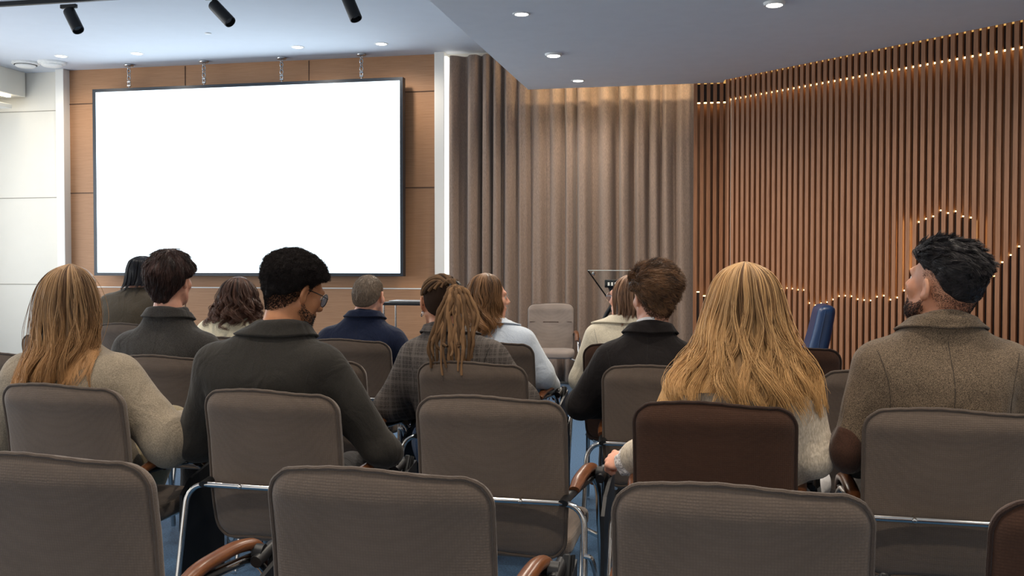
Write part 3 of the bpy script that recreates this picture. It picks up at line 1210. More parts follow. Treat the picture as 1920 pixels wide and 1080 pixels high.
# small chrome table with a closed laptop
ytb = 9.9
tl_, tr_ = onY(729, 566, ytb), onY(850, 566, ytb)
tbl = tag(empty('side_table', ((tl_.x + tr_.x) / 2, ytb, 0)), 'small black topped table on thin chrome legs by the wood panelled wall', 'table')
hw_ = (tr_.x - tl_.x) / 2
MB().box((0, 0, tl_.z - .012), (hw_ * 2, .42, .03), bev=.006).build('tabletop', M['black_metal'], tbl)
for sx_ in (-1, 1):
    for sy_ in (-1, 1):
        MB().tube([(sx_ * (hw_ - .012), sy_ * .19, .0), (sx_ * (hw_ - .012), sy_ * .19, tl_.z - .025)], .011, 10).build('leg', M['chrome'], tbl, True)
lp = MB().box((0, 0, .009), (.36, .25, .014), bev=.004).build('laptop', M['silver'], None)
lp.location = (onY(765, 562, ytb).x + .02, ytb - .02, tl_.z + .004)
tag(lp, 'closed silver laptop lying on the small chrome table', 'laptop')

# blue armchair beside the slatted wall, seen from its side
yba = 8.1
pb2 = Vector((X(1545, yba), yba, 0))
barm = tag(empty('armchair', pb2), 'dark blue leather armchair with tall padded back beside the slatted wall', 'armchair')
bt, bb = onY(1543, 585, yba) - pb2, onY(1522, 680, yba) - pb2


def bback(P):
    t = np.clip((P[:, 2] - .38) / (bt.z + .06 - .38), 0, 1)
    cx = -.16 + t * .165 + .02 * np.sin(t * 3)
    w = .085 - .02 * t
    x = P[:, 0] - cx
    y = P[:, 1]
    qx, qy, qz = np.abs(x) - w + .05, np.abs(y) - .30 + .05 + .05 * t, np.abs(P[:, 2] - (.40 + bt.z + .06) / 2) - (bt.z + .06 - .40) / 2 + .05
    q = np.stack([qx, qy, qz], -1)
    return np.linalg.norm(np.maximum(q, 0), axis=1) + np.minimum(q.max(1), 0) - .05


sdf_obj('backrest', bback, [axis([(-.35, .35, .012)]), axis([(-.4, .4, .014)]), axis([(.3, 1.2, .014)])], M['blue_leather'], barm)
MB().box((-.38, 0, .40), (.52, .56, .14), bev=.03).build('seat', M['blue_leather'], barm, True)
for s_ in (-1, 1):
    MB().box((-.36, s_ * .30, .56), (.48, .06, .05), bev=.015).box((-.36, s_ * .30, .46), (.05, .04, .18)).build('armrest', M['blue_leather'], barm, True)
for i in (-.58, -.2):
    for s_ in (-1, 1):
        MB().tube([(i, s_ * .22, .34), (i * 1.05, s_ * .25, 0)], .015, 8).build('leg', M['black_metal'], barm, True)
MB().tube([(bt.x * .0 - .01, -.262, bt.z + .02), (-.05, -.272, .78), (-.11, -.28, .45)], .004, 6).build('piping', M['blue_leather'], barm, True)


# ================================================================== PEOPLE
SKIN = {'light': skin_mat('fair skin', (226, 172, 146), (212, 150, 124)), 'mid': skin_mat('warm skin', (206, 150, 118), (186, 126, 96)), 'tan': skin_mat('tan skin', (186, 128, 88), (160, 104, 68))}
M['eye'] = plain('eye white', (230, 228, 222), .2)


def sstep(x, a, b):
    t = np.clip((x - a) / (b - a), 0, 1)
    return t * t * (3 - 2 * t)


def head_fields(female=False):
    j = .92 if female else 1.
    cran = f_ell((0, -.014, .035), (.0755, .098, .080))
    occ = f_ell((0, -.035, -.005), (.066, .070, .070))
    face = f_ell((0, .032, -.028), (.060 * j, .064, .086))
    jaw = f_ell((0, .045, -.078), (.042 * j, .043, .034))
    jl = f_cap((-.052 * j, .005, -.05), (-.022, .066, -.094), .016, .014)
    jr = f_cap((.052 * j, .005, -.05), (.022, .066, -.094), .016, .014)
    skull = f_union([cran, occ, face, jaw, jl, jr], .028)
    nose = f_union([f_cap((0, .092, .012), (0, .114, -.022), .008, .012), f_cap((-.010, .102, -.027), (.010, .102, -.027), .009, .009)], .012)
    brow = f_cap((-.034, .082, .026), (.034, .082, .026), .011, .011)
    lips = f_union([f_cap((-.018, .092, -.053), (.018, .092, -.053), .0065, .0065), f_cap((-.015, .091, -.062), (.015, .091, -.062), .007, .007)], .006)
    cheek = f_union([f_ell((-.042, .062, -.02), (.022, .02, .022)), f_ell((.042, .062, -.02), (.022, .02, .022))], .01)
    sock = f_union([f_ell((-.031, .102, .008), (.018, .016, .012)), f_ell((.031, .102, .008), (.018, .016, .012))], .005)
    ears = []
    for s in (-1, 1):
        rot = np.array(Euler((R(-12), R(s * 6), R(s * 28))).to_matrix())
        o = f_ell((s * .082, -.008, -.002), (.0075, .019, .031), rot)
        lobe = f_ell((s * .077, -.001, -.028), (.007, .010, .012))
        cav = f_ell((s * .090, -.000, .000), (.008, .010, .018), rot)
        ears.append(lambda P, o=o, lobe=lobe, cav=cav: smax(smin(o(P), lobe(P), .01), -cav(P), .006))

    def f(P):
        d = skull(P)
        d = smin(d, brow(P), .02)
        d = smin(d, cheek(P), .02)
        d = smax(d, -sock(P), .012)
        d = smin(d, nose(P), .010)
        d = smin(d, lips(P), .008)
        for e in ears:
            d = smin(d, e(P), .007)
        return d
    return f, skull


HEAD = {False: head_fields(False), True: head_fields(True)}


class Person:
    def __init__(s, label, u, row, z_sh, z_nk, hw, head_u, head_z, yaw=0, pitch=0, roll=0, dy=.17, hdy=.02, lean=.0, female=False, skin='mid', hump=.02, sx=0., depth=1., scale=1., headk=1.):
        s.y = ROW[row] + dy
        s.root = tag(empty('person', (X(u, s.y), s.y, 0)), label, 'person', 'seated audience')
        s.o = np.array([X(u, s.y), s.y, 0.])
        s.zs, s.zn, s.hw, s.fem = z_sh, z_nk, hw, female
        s.skin = SKIN[skin]
        s.lean, s.sx, s.hump, s.depth = lean, sx, hump, depth
        s.hc = np.array([X(head_u, s.y + lean + hdy) - s.o[0], lean + hdy, head_z])
        s.Rm = np.array(Euler((R(pitch), R(roll), R(yaw)), 'XYZ').to_matrix()) * 1.
        s.Rm = np.array((Matrix.Rotation(R(yaw), 3, 'Z') @ Matrix.Rotation(R(pitch), 3, 'X') @ Matrix.Rotation(R(roll), 3, 'Y')))
        s.yaw = yaw
        s.hk = headk
        s.hands = []

    def wpt(s, u, v, y):
        """local point the photo shows at u, v at room depth y"""
        p = onY(u, v, y)
        return np.array([p.x, p.y, p.z]) - s.o

    def h(s, P):
        return (P - s.hc) @ s.Rm / s.hk

    def hw_(s, p):
        return s.Rm @ (np.array(p) * s.hk) + s.hc

    def neck_f(s):
        nb = np.array([s.sx * .5 + s.hc[0] * .5, s.lean - .005, s.zn - .05])
        nt = s.hw_((0, -.028, -.045))
        return f_cap(nb, nt, .060 if not s.fem else .05, .054 if not s.fem else .047)

    def skn(s, l):
        """skull and neck together, in head coordinates"""
        n = s.neck_f()((l * s.hk) @ s.Rm.T + s.hc) / s.hk
        return smin(HEAD[s.fem][1](l), n, .035)

    # ---- fields
    def torso(s, off=0., p=2.5):
        zs, zn, hw = s.zs, s.zn, s.hw
        q = (zs - .50)
        Z = [.46, .54, .50 + q * .35, .50 + q * .62, zs - .10, zs - .055, zs - .02, zs + .015, zs + .04, zn - .015, zn + .02]
        a = [.165, .18, .160, .185, hw - .040, hw - .038, hw - .052, hw * .62, hw * .45, .072, .058]
        b = [.13, .135, .115, .125, .118, .105, .090, .075, .066, .062, .056]
        b = [x * s.depth for x in b]
        tt = [min(1.1, (z - .5) / q) for z in Z]
        cx = [s.sx * max(0, t) for t in tt]
        hx, hy = s.hc[0], s.hc[1]
        cy = [s.lean * max(0, t) + .075 * (1 - min(1, max(0, t))) - s.hump * math.sin(PI * min(1, max(0, t)) ** 1.6) for t in tt]
        for i in (-1, -2, -3):
            k = (.75, .5, .2)[-i - 1]
            cx[i] = cx[i] * (1 - k) + hx * k
            cy[i] = cy[i] * (1 - k) + (hy - .022) * k
        return f_loft(Z, a, b, cx, cy, p, off)

    def limbs(s, off=0., sleeve=1.):
        fs = []
        for sd, (el, wr) in ((-1, s.armL), (1, s.armR)):
            sh = np.array([s.sx + sd * (s.hw - .062), s.lean - .005, s.zs - .062])
            el, wr = np.array(el, float), np.array(wr, float)
            fs.append((f_cap(sh, el, .056 + off * 1.0, .043 + off * 1.3), f_cap(el, el + (wr - el) * sleeve, .042 + off * 1.3, .028 + off * 1.1 + (.006 if off else 0))))
        return fs

    def legs(s, off=0.):
        fs = []
        for sd, L in ((-1, s.legL), (1, s.legR)):
            hip = np.array([sd * .09, .02, .545])
            kn, an = np.array(L[0], float), np.array(L[1], float)
            fs.append(f_union([f_cap(hip, kn, .082 + off, .058 + off), f_cap(kn, an, .056 + off, .038 + off * 1.6)], .03))
        return fs

    legL = ((-.13, .44, .535), (-.13, .44, .09))
    legR = ((.13, .44, .535), (.13, .44, .09))

    def body(s, hands=True):
        hf, sk = HEAD[s.fem]
        t = s.torso(-.014)
        l = s.limbs(0)
        lg = s.legs(-.008)
        neck = s.neck_f()
        feet = []
        for L in (s.legL, s.legR):
            an = np.array(L[1], float)
            feet.append(f_cap(an + (0, 0, -.03), an + (0, .13, -.055), .038, .028))
        hd = []
        for k, (el, wr) in enumerate((s.armL, s.armR)):
            hd.append(bounded(hand_field(np.array(el, float), np.array(wr, float), -1 if k == 0 else 1, s.fist.get(k)), wr, .24))

        hb = bounded(lambda P: hf(s.h(P)) * s.hk, s.hc, .26)

        def f(P):
            d = t(P)
            for a, b in l:
                d = smin(d, smin(a(P), b(P), .02), .03)
            for g in lg:
                d = smin(d, g(P), .04)
            for g in feet:
                d = smin(d, g(P), .02)
            d = smin(d, neck(P), .035)
            d = smin(d, hb(P), .018)
            for g in hd:
                d = smin(d, g(P), .006)
            return d
        H = s.hc
        lo = np.array([-.62, -.25, -.01])
        hi = np.array([.62, .66, H[2] + .15])
        wr = [np.array(w[1], float) for w in (s.armL, s.armR)]

        def ax(q, hr, coarse=.012, fine=.0042):
            zones = [(H[q] - hr, H[q] + hr, fine)]
            if s.fine_hand is not None:
                w = wr[s.fine_hand]
                zones.append((w[q] - .12, w[q] + .12, .0042))
            zones.sort()
            segs, c = [], lo[q]
            for a, b, h in zones:
                a = max(a, c)
                if b <= a:
                    continue
                if a - c > 1e-4:
                    segs.append((c, a, coarse))
                segs.append((a, b, h))
                c = b
            if hi[q] - c > 1e-4:
                segs.append((c, hi[q], coarse))
            return axis(segs)
        o = sdf_obj('body', f, [ax(0, .13), ax(1, .16), ax(2, .14)], s.skin, s.root, 0)
        for k in (-1, 1):
            c = Vector(s.hw_((k * .031, .0775, .006)))
            m = MB()
            m.lathe(c, [(.0117 * math.sin(a), -.0117 * math.cos(a)) for a in np.linspace(.12, PI - .12, 9)], 14)
            ey = m.build('eye', M['eye'], s.root, True)
            fw = Vector(s.Rm @ np.array([0, 1., 0]))
            MB().lathe(c + fw * .0092, [(.0055, 0), (.0052, .0016), (.002, .0030)], 14, fw).build('iris', M['black_plastic'], ey, True)
        for k, L in enumerate((s.legL, s.legR)):
            an = np.array(L[1], float)
            g = f_union([f_cap(an + (0, -.02, -.045), an + (0, .14, -.052), .046, .040), f_cap(an + (0, -.01, 0), an + (0, 0, -.04), .044, .046)], .02)
            def sf(P, g=g, an=an):
                return smax(g(P), -(P[:, 2] - (an[2] - .089)), .004)
            sdf_obj('shoe', sf, [axis([(an[0] - .08, an[0] + .08, .008)]), axis([(an[1] - .1, an[1] + .22, .008)]), axis([(an[2] - .11, an[2] + .07, .008)])], s.shoe, s.root)
        return o

    fist = {}
    fine_hand = None
    shoe = M['black_plastic']

    def top_field(s, off=.016, amp=.004, fr=(9, 9, 5), neck_cut=.0, sleeve=.97, loose=0., seed=0., p=2.5):
        t = s.torso(off, p)
        l = s.limbs(off + loose, sleeve)
        z0 = .50

        def f(P):
            d = t(P)
            for a, b in l:
                d = smin(d, smin(a(P), b(P), .03), .045)
            n = vnoise(P * np.array(fr) + seed) + .6 * vnoise(P * np.array(fr) * 2.3 + seed + 7)
            k = .35 + 1.1 * sstep(s.zs - .05 - P[:, 2], -.05, .25)
            d = d + amp * n * k
            rr = np.hypot(P[:, 0] - s.hc[0] * .8, (P[:, 1] - s.hc[1] * .8))
            return smax(smax(d, z0 - P[:, 2], .012), P[:, 2] - (s.zn + neck_cut), .01)
        return f

    def top(s, name, mat, h=.0075, **k):
        f = s.top_field(**k)
        s.tf = f
        xs_ = [w[i][0] for w in (s.armL, s.armR) for i in (0, 1)]
        ys_ = [w[i][1] for w in (s.armL, s.armR) for i in (0, 1)]
        x0_, x1_ = min(min(xs_) - .12, -s.hw - .08), max(max(xs_) + .12, s.hw + .08)
        y1_ = max(max(ys_) + .1, .25)
        s.topobj = sdf_obj(name, f, [axis([(x0_, x1_, h)]), axis([(-.3, y1_, h)]), axis([(.44, s.zn + .05, h)])], mat, s.root, 1)
        return s.topobj

    def trousers(s, mat, name='trousers'):
        t = s.torso(.010)
        lg = s.legs(.012)

        def f(P):
            d = smax(t(P), P[:, 2] - .60, .02)
            for g in lg:
                d = smin(d, g(P), .04)
            d = d + .004 * vnoise(P * 11)
            an = min(s.legL[1][2], s.legR[1][2])
            return d
        ps = [s.legL[0], s.legL[1], s.legR[0], s.legR[1]]
        x0_, x1_ = min(p[0] for p in ps) - .12, max(p[0] for p in ps) + .12
        x0_, x1_ = min(x0_, -.25), max(x1_, .25)
        z1_ = max(.68, max(p[2] for p in ps) + .1)
        sdf_obj(name, lambda P: np.maximum(f(P), .075 - P[:, 2]), [axis([(x0_, x1_, .012)]), axis([(-.22, .62, .012)]), axis([(.06, z1_, .012)])], mat, s.root, 1)

    def press(s, x, z, side=-1, off=.002):
        """y of the clothing surface at x, z seen from behind"""
        ys_ = np.linspace(-.34, .2, 270)
        d = s.tf(np.stack([np.full(270, x), ys_, np.full(270, z)], -1))
        i = np.argmax(d < 0)
        return ys_[i] - off if d[i] < 0 else None

    def seam(s, pts, r=.0016, mat=None, name='seam', parent=None):
        path = []
        for x, z in pts:
            y = s.press(x, z, off=r * .3)
            if y is not None:
                path.append((x, y, z))
        if len(path) > 2:
            MB().tube(path, r, 6).build(name, mat or M['seam_thread'], parent or s.topobj, True)

    def jacket_seams(s, r=.0012, mat=None):
        zb = s.zn - .055
        s.seam([(s.sx * .9 + .004 * math.sin(z * 21), z) for z in np.linspace(zb, .62, 40)], r, mat, 'back_seam')
        for k in (-1, 1):
            w = s.hw - .040
            pts = [(s.sx + k * (w - .012 - .030 * math.sin(PI * t * .8)), s.zs - .012 - t * .24) for t in np.linspace(0, 1, 24)]
            s.seam(pts, r, mat, 'sleeve_seam')

    def collar(s, mat, hgt=.055, r0=.058, lift=.014, flare=.022, name='collar', a0=150, drop=.05, thick=.006, low=None):
        n, m = 64, 9
        c = np.array([s.hc[0] * .75 + s.sx * .25, s.hc[1] - .020 if not low else s.hc[1] - .02, 0])
        rows = []
        for j in range(m):
            t = j / (m - 1)
            row = []
            for i in range(n):
                a = R(-a0 + 2 * a0 * i / (n - 1))
                d = np.array([math.sin(a), -math.cos(a), 0])
                zt_ = s.zn + lift - drop * (1 - math.cos(a)) / 2
                z = zt_ - hgt * t * (1. - .40 * math.sin(a) ** 2 if abs(a) < PI / 2 else .60)
                rr = r0 + .004 + (flare) * t ** 1.3
                if s.tf is not None and not low:
                    rs = np.linspace(.03, .2, 86)
                    dd = s.tf(c + rs[:, None] * d + np.array([0, 0, z]))
                    lv = .003 + .006 * t
                    k = np.argmax(dd > lv)
                    rr = max(rr, rs[k] if dd[k] > lv else rr)
                row.append([rr, d, z])
            rows.append(row)
        rad = np.array([[q[0] for q in row] for row in rows])
        for _ in range(2):
            rad[:, 1:-1] = (rad[:, :-2] + rad[:, 1:-1] * 2 + rad[:, 2:]) / 4
            rad = np.maximum(rad, r0)
        rad = np.maximum.accumulate(rad, 0)
        V = []
        inner = []
        for i in range(n):
            d, z = rows[0][i][1], rows[0][i][2]
            inner.append(c + d * (r0 - .006) + np.array([0, 0, z - .03]))
        V.append(inner)
        V.append([c + rows[0][i][1] * (rad[0, i] - .005) + np.array([0, 0, rows[0][i][2] + .0015]) for i in range(n)])
        for j in range(m):
            V.append([c + rows[j][i][1] * rad[j, i] + np.array([0, 0, rows[j][i][2]]) for i in range(n)])
        V = np.array(V)
        q = V.shape[0]
        I = np.arange(q * n).reshape(q, n)
        Q = np.stack([I[:-1, :-1], I[1:, :-1], I[1:, 1:], I[:-1, 1:]], -1).reshape(-1, 4)
        o = np_mesh(name, V.reshape(-1, 3), [Q], mat, s.root)
        md = o.modifiers.new('thick', 'SOLIDIFY')
        md.thickness = thick
        md.offset = 0
        return o

    # ---- short hair
    def cap_hair(s, mat, T, zmin, n=2600, L=.02, comb=None, rad=.0009, frizz=.25, name='hair', lift=.5, h=.005, amp=.003, fr=45, fuzz=None, curl=0., m=6, capr=.25, hug=None, clump=0, cw=.6):
        sk = s.skn

        def thick(l):
            az = np.arctan2(np.abs(l[:, 0]), -(l[:, 1] + .014))
            zm = np.interp(az, zmin[0], zmin[1])
            k = sstep(l[:, 2], zm - .006, zm + .014)
            return T(l, az) * k - .014 * (1 - k)

        def f(P):
            l = s.h(P)
            return (sk(l) - thick(l)) * .9 * s.hk + amp * vnoise(l * fr)
        H = s.hc
        V, Q = nets(f, [axis([(H[0] - .16, H[0] + .16, h)]), axis([(H[1] - .18, H[1] + .18, h)]), axis([(H[2] - .16, H[2] + .20, h)])])
        l = s.h(V)
        # points standing outside the skin
        out = sk(l) > .0005
        v0, v1, v2 = V[Q[:, 0]], V[Q[:, 1]], V[Q[:, 2]]
        N_ = np.cross(v1 - v0, v2 - v0)
        A_ = np.linalg.norm(N_, axis=1)
        N_ = N_ / (A_[:, None] + 1e-12)
        A_ = A_ * out[Q].all(1)
        parts = []
        keepq = out[Q].any(1)
        # keep only the shell that shows
        Q2 = Q[keepq]
        use = np.unique(Q2)
        mp = np.full(len(V), -1)
        mp[use] = np.arange(len(use))
        parts.append((V[use], mp[Q2], capr, .2))
        if n:
            pk = rng.choice(len(Q), n, p=A_ / A_.sum())
            w = rng.random((n, 2, 1))
            p = v0[pk] * (1 - w[:, 0]) + v1[pk] * w[:, 0]
            p = p * (1 - w[:, 1] * .5) + V[Q[pk, 2]] * w[:, 1] * .5
            nn = N_[pk]
            ll = s.h(p)
            cb = comb(ll) if comb else np.tile([0, -.6, -.6], (n, 1))
            cb = cb @ s.Rm.T
            cb = cb - nn * (cb * nn).sum(1, keepdims=True)
            ln = (L(ll) if callable(L) else np.full(n, L)) * rng.uniform(.6, 1.15, n)
            d0 = nn * lift + cb + rng.normal(size=(n, 3)) * frizz
            d0 /= np.linalg.norm(d0, axis=1, keepdims=True)
            t = np.linspace(0, 1, m)
            path = p[:, None, :] - nn[:, None, :] * .003 + d0[:, None, :] * (ln[:, None] * t)[:, :, None]
            path = path + (cb * .5 - nn * .35 * lift)[:, None, :] * (ln[:, None] * t ** 2)[:, :, None] * .5
            if curl:
                ph = rng.random((n, 1)) * 6.28
                a1 = np.cross(d0, rng.normal(size=(n, 3)))
                a1 /= np.linalg.norm(a1, axis=1, keepdims=True)
                a2 = np.cross(d0, a1)
                ang = ph + 9 * t
                path = path + curl * t[None, :, None] ** .5 * (a1[:, None] * np.cos(ang)[:, :, None] + a2[:, None] * np.sin(ang)[:, :, None])
            tone = np.clip(rng.normal(.5, .25, n), 0, 1)
            if clump:
                K = max(4, n // clump)
                ld = rng.choice(n, K, replace=False)
                near = ld[np.argmin(((p[:, None] - p[ld][None]) ** 2).sum(2), 1)]
                w_ = (cw * t ** .8)[None, :, None]
                path = path * (1 - w_) + path[near] * w_
                tone = np.clip(rng.normal(.5, .3, n)[near] + rng.normal(0, .14, n), 0, 1)
            if hug is not None:
                q = path.reshape(-1, 3).copy()
                allow = (hug * rng.uniform(.2, 1.2, n)[:, None] * (.25 + .75 * t)[None, :]).ravel()
                for _ in range(5):
                    v = f(q)
                    e = .004
                    g = np.stack([f(q + np.array(w_)) - v for w_ in ((e, 0, 0), (0, e, 0), (0, 0, e))], -1)
                    g /= np.linalg.norm(g, axis=1, keepdims=True) + 1e-9
                    mv = np.where(v > allow, v - allow, np.where(v < .0006, v - .0006, 0))
                    q = q - g * (mv * .9)[:, None]
                path = q.reshape(path.shape)
            rr = rad * (1 - .75 * t)[None, :]
            parts.append(tubes(path, rr, tone))
        if fuzz:
            parts += s.fuzz_parts(*fuzz)
        return hair_obj(name, parts, mat, s.root)

    def fuzz_parts(s, n, zlo, zhi, L=.004, az_max=2.4, dens=None, rad=.0006, down=.6, az_min=0.):
        """sparse clipped stubble on the skin between two height curves (by azimuth)"""
        sk = s.skn if az_min < 1 else HEAD[s.fem][1]
        az = rng.uniform(az_min, az_max, n * 3) * rng.choice((-1, 1), n * 3)
        z0_ = np.interp(np.abs(az), zlo[0], zlo[1])
        z1_ = np.interp(np.abs(az), zhi[0], zhi[1])
        q = rng.random(n * 3)
        z = z0_ + (z1_ - z0_) * q
        keep = rng.random(n * 3) < (.15 + .85 * q if dens is None else dens(q))
        az, z = az[keep][:n], z[keep][:n]
        k = len(az)
        dr = np.stack([np.sin(az), -np.cos(az), np.zeros(k)], -1)
        c = np.stack([np.zeros(k), np.full(k, -.01), z], -1)
        rr = np.full(k, .14)
        for _ in range(14):
            rr = rr - sk(c + dr * rr[:, None]) * .9
        p = c + dr * rr[:, None]
        ok = (np.abs(sk(p)) < .003) & (rr > .02)
        p, dr = p[ok], dr[ok]
        k = len(p)
        nn = dr.copy()
        L_ = L * rng.uniform(.6, 1.3, k)
        d = nn * .5 + np.array([0, -.1, -down]) + rng.normal(size=(k, 3)) * .3
        d /= np.linalg.norm(d, axis=1, keepdims=True)
        t = np.linspace(0, 1, 3)
        path = (p - nn * .001)[:, None] + d[:, None] * (L_[:, None] * t)[:, :, None]
        path = (path * s.hk).reshape(-1, 3) @ s.Rm.T + s.hc
        return [tubes(path.reshape(k, 3, 3), rad * (1 - .5 * t)[None, :], np.clip(rng.normal(.3, .2, k), 0, 1))]

    # ---- long hair
    def bell(s, mat, rows, n=1500, az=(-125, 125), tip=None, wave=(.06, 3.), clumps=44, rad=.0011, m=34, name='hair', rot=0., curl=0., curlf=6., part_az=0., pushd=.006, shell=.86, tight=.55, fly=.02, root=.0, frontlift=0., lo=.80, sharp=1., tone=.26):
        s.cap_hair(mat, lambda l, az: .005 + 0 * az, ([0, .6, 1.2, 1.7, 2.1, 2.6, 3.15], [-.07, -.06, -.01, .03, .05, .07, .082]), n=0, amp=.001, capr=.4, name='hairline')
        rows = np.array(rows, float)     # z, Rx, Ry, cx, cy; cx counted from the head
        kk = np.interp(rows[:, 0], [s.zs - .15, s.zs + .1], [.4, 1.])
        cc_ = s.Rm @ np.array([0, -.014, 0])
        rows[:, 3] += (s.hc[0] + cc_[0]) * kk
        rows[:, 4] += (s.hc[1] - .02 + cc_[1] + .014) * kk
        arc = np.concatenate([[0], np.cumsum(np.hypot(np.diff(rows[:, 0]), np.diff(rows[:, 1])))])
        arc /= arc[-1]
        T = np.linspace(0, 1, 60)
        tab = []
        for q in range(5):
            y = np.interp(T, arc, rows[:, q])
            yp = np.concatenate([2 * y[0] - y[1:5][::-1], y, 2 * y[-1] - y[-5:-1][::-1]])
            tab.append(np.convolve(yp, np.array([1, 2, 3, 4, 5, 4, 3, 2, 1]) / 25., 'valid'))
        tab = np.array(tab)

        def surf(t, a, lam):
            z, rx, ry, cx, cy = [np.interp(t, T, tab[q]) for q in range(5)]
            fb = np.where(np.cos(a) >= 0, ry, np.minimum(ry, .105))
            return np.stack([cx + rx * lam * np.sin(a), cy - fb * lam * np.cos(a), z + 0 * lam], -1)
        a0, a1 = R(az[0] + rot), R(az[1] + rot)
        tipf = tip or (lambda a: np.ones_like(a))
        parts = []
        # inner shell so that nothing shows through
        na, nt_ = 70, 44
        aa = np.linspace(a0, a1, na)
        S = []
        for q in np.linspace(.0, 1, nt_):
            t = q * np.minimum(1, tipf(aa - R(rot)) * .90)
            S.append(surf(t, aa, np.full(na, shell)))
        S = np.array(S)
        if s.tf is not None:
            S = s.push(S.reshape(-1, 3), .002).reshape(S.shape)
        I = np.arange(nt_ * na).reshape(nt_, na)
        Q = np.stack([I[:-1, :-1], I[:-1, 1:], I[1:, 1:], I[1:, :-1]], -1).reshape(-1, 4)
        parts.append((S.reshape(-1, 3), Q, .3, np.repeat(np.linspace(0, 1, nt_), na)))
        ca = np.sort(rng.uniform(a0, a1, clumps))
        cph = rng.uniform(0, 6.28, clumps)
        clam = rng.uniform(lo + .08, 1.03, clumps)
        cf = wave[1] * rng.uniform(.75, 1.25, clumps)
        ctone = rng.normal(0, tone, clumps)
        ctip = rng.uniform(.86, 1.02, clumps)
        a = rng.uniform(a0, a1, n)
        ci = np.argmin(np.abs(a[:, None] - ca[None]), 1)
        t0 = rng.random(n) ** 1.5 * .22 + root
        tl = tipf(a - R(rot)) * ctip[ci] * rng.uniform(.86, 1.02, n)
        tt = np.linspace(0, 1, m)[None]
        t = t0[:, None] + (tl - t0)[:, None] * tt
        k = tight * sstep(t, .1, .9) * sharp
        av = a[:, None] * (1 - k) + ca[ci][:, None] * k
        wv = np.sin(2 * PI * cf[ci][:, None] * t + cph[ci][:, None] + rng.normal(0, .25, n)[:, None])
        av = av + wave[0] * wv * sstep(t, .12, .7) / np.maximum(.4, np.interp(t, T, tab[1]) / .12) + rng.normal(0, .035, n)[:, None] * sstep(t, .1, 1)
        lam = clam[ci] + rng.normal(0, .022, n)
        lam = np.clip(lam, lo, 1.06)[:, None] * (1 - (1 - np.clip(t / .25, 0, 1)) * 0)
        lam = np.where(t < .3, 1 - (1 - lam) * t / .3, lam)
        lam = lam + wave[0] * .35 * np.cos(2 * PI * cf[ci][:, None] * t * 1. + cph[ci][:, None]) * sstep(t, .2, .8)
        fl = (rng.random(n) < .06)[:, None]
        lam = lam + fl * fly * np.abs(rng.normal(1, .6, n))[:, None] * np.sin(PI * np.clip(t, 0, 1))
        P = surf(t, av, lam)
        if curl:
            ang = 2 * PI * curlf * t + cph[ci][:, None] * 1.7 + rng.normal(0, .5, n)[:, None]
            amp = curl * sstep(t, .3, .85)
            P[..., 0] += amp * np.cos(ang)
            P[..., 1] += amp * np.sin(ang) * .8 - amp * .4
            P[..., 2] += amp * .5 * np.sin(ang * .5)
        if s.tf is not None:
            P = s.push(P.reshape(-1, 3), pushd).reshape(P.shape)
        rr = rad * rng.uniform(.7, 1.2, n)[:, None] * (1 - .6 * tt ** 3)
        parts.append(tubes(P, rr, np.clip(.5 + ctone[ci] + rng.normal(0, .16, n), 0, 1)))
        return hair_obj(name, parts, mat, s.root)

    def push(s, P, d):
        P = P.copy()
        for _ in range(4):
            v = s.tf(P)
            i = v < d
            if not i.any():
                break
            q = P[i]
            e = .004
            g = np.stack([s.tf(q + np.array(w)) - v[i] for w in ((e, 0, 0), (0, e, 0), (0, 0, e))], -1)
            g /= np.linalg.norm(g, axis=1, keepdims=True) + 1e-9
            P[i] = q + g * (d - v[i])[:, None] * .9
        return P

    tf = None

    def glasses(s, mat, lens):
        q = lambda p: Vector(s.hw_(p))
        g = MB()
        for k in (-1, 1):
            ring = [q((k * .034 + .025 * math.cos(a), .108 - .010 * abs(k * .034 + .025 * math.cos(a)) / .06, .004 + .023 * math.sin(a))) for a in np.linspace(0, 2 * PI, 25)[:-1]]
            g.tube(ring, .0016, 6, closed=True)
            g.tube([q((k * .058, .100, .010)), q((k * .072, .06, .012)), q((k * .0815, .005, .012)), q((k * .082, -.014, .0)), q((k * .080, -.022, -.012))], .0018, 6)
        g.tube([q((-.010, .112, .008)), q((0, .116, .011)), q((.010, .112, .008))], .0015, 6)
        o = g.build('glasses', mat, s.root, True)
        for k in (-1, 1):
            ring = [q((k * .034 + .024 * math.cos(a), .108 - .010 * abs(k * .034 + .024 * math.cos(a)) / .06, .004 + .022 * math.sin(a))) for a in np.linspace(0, 2 * PI, 25)[:-1]]
            MB().add(ring, [tuple(range(24))]).build('lens', lens, o)


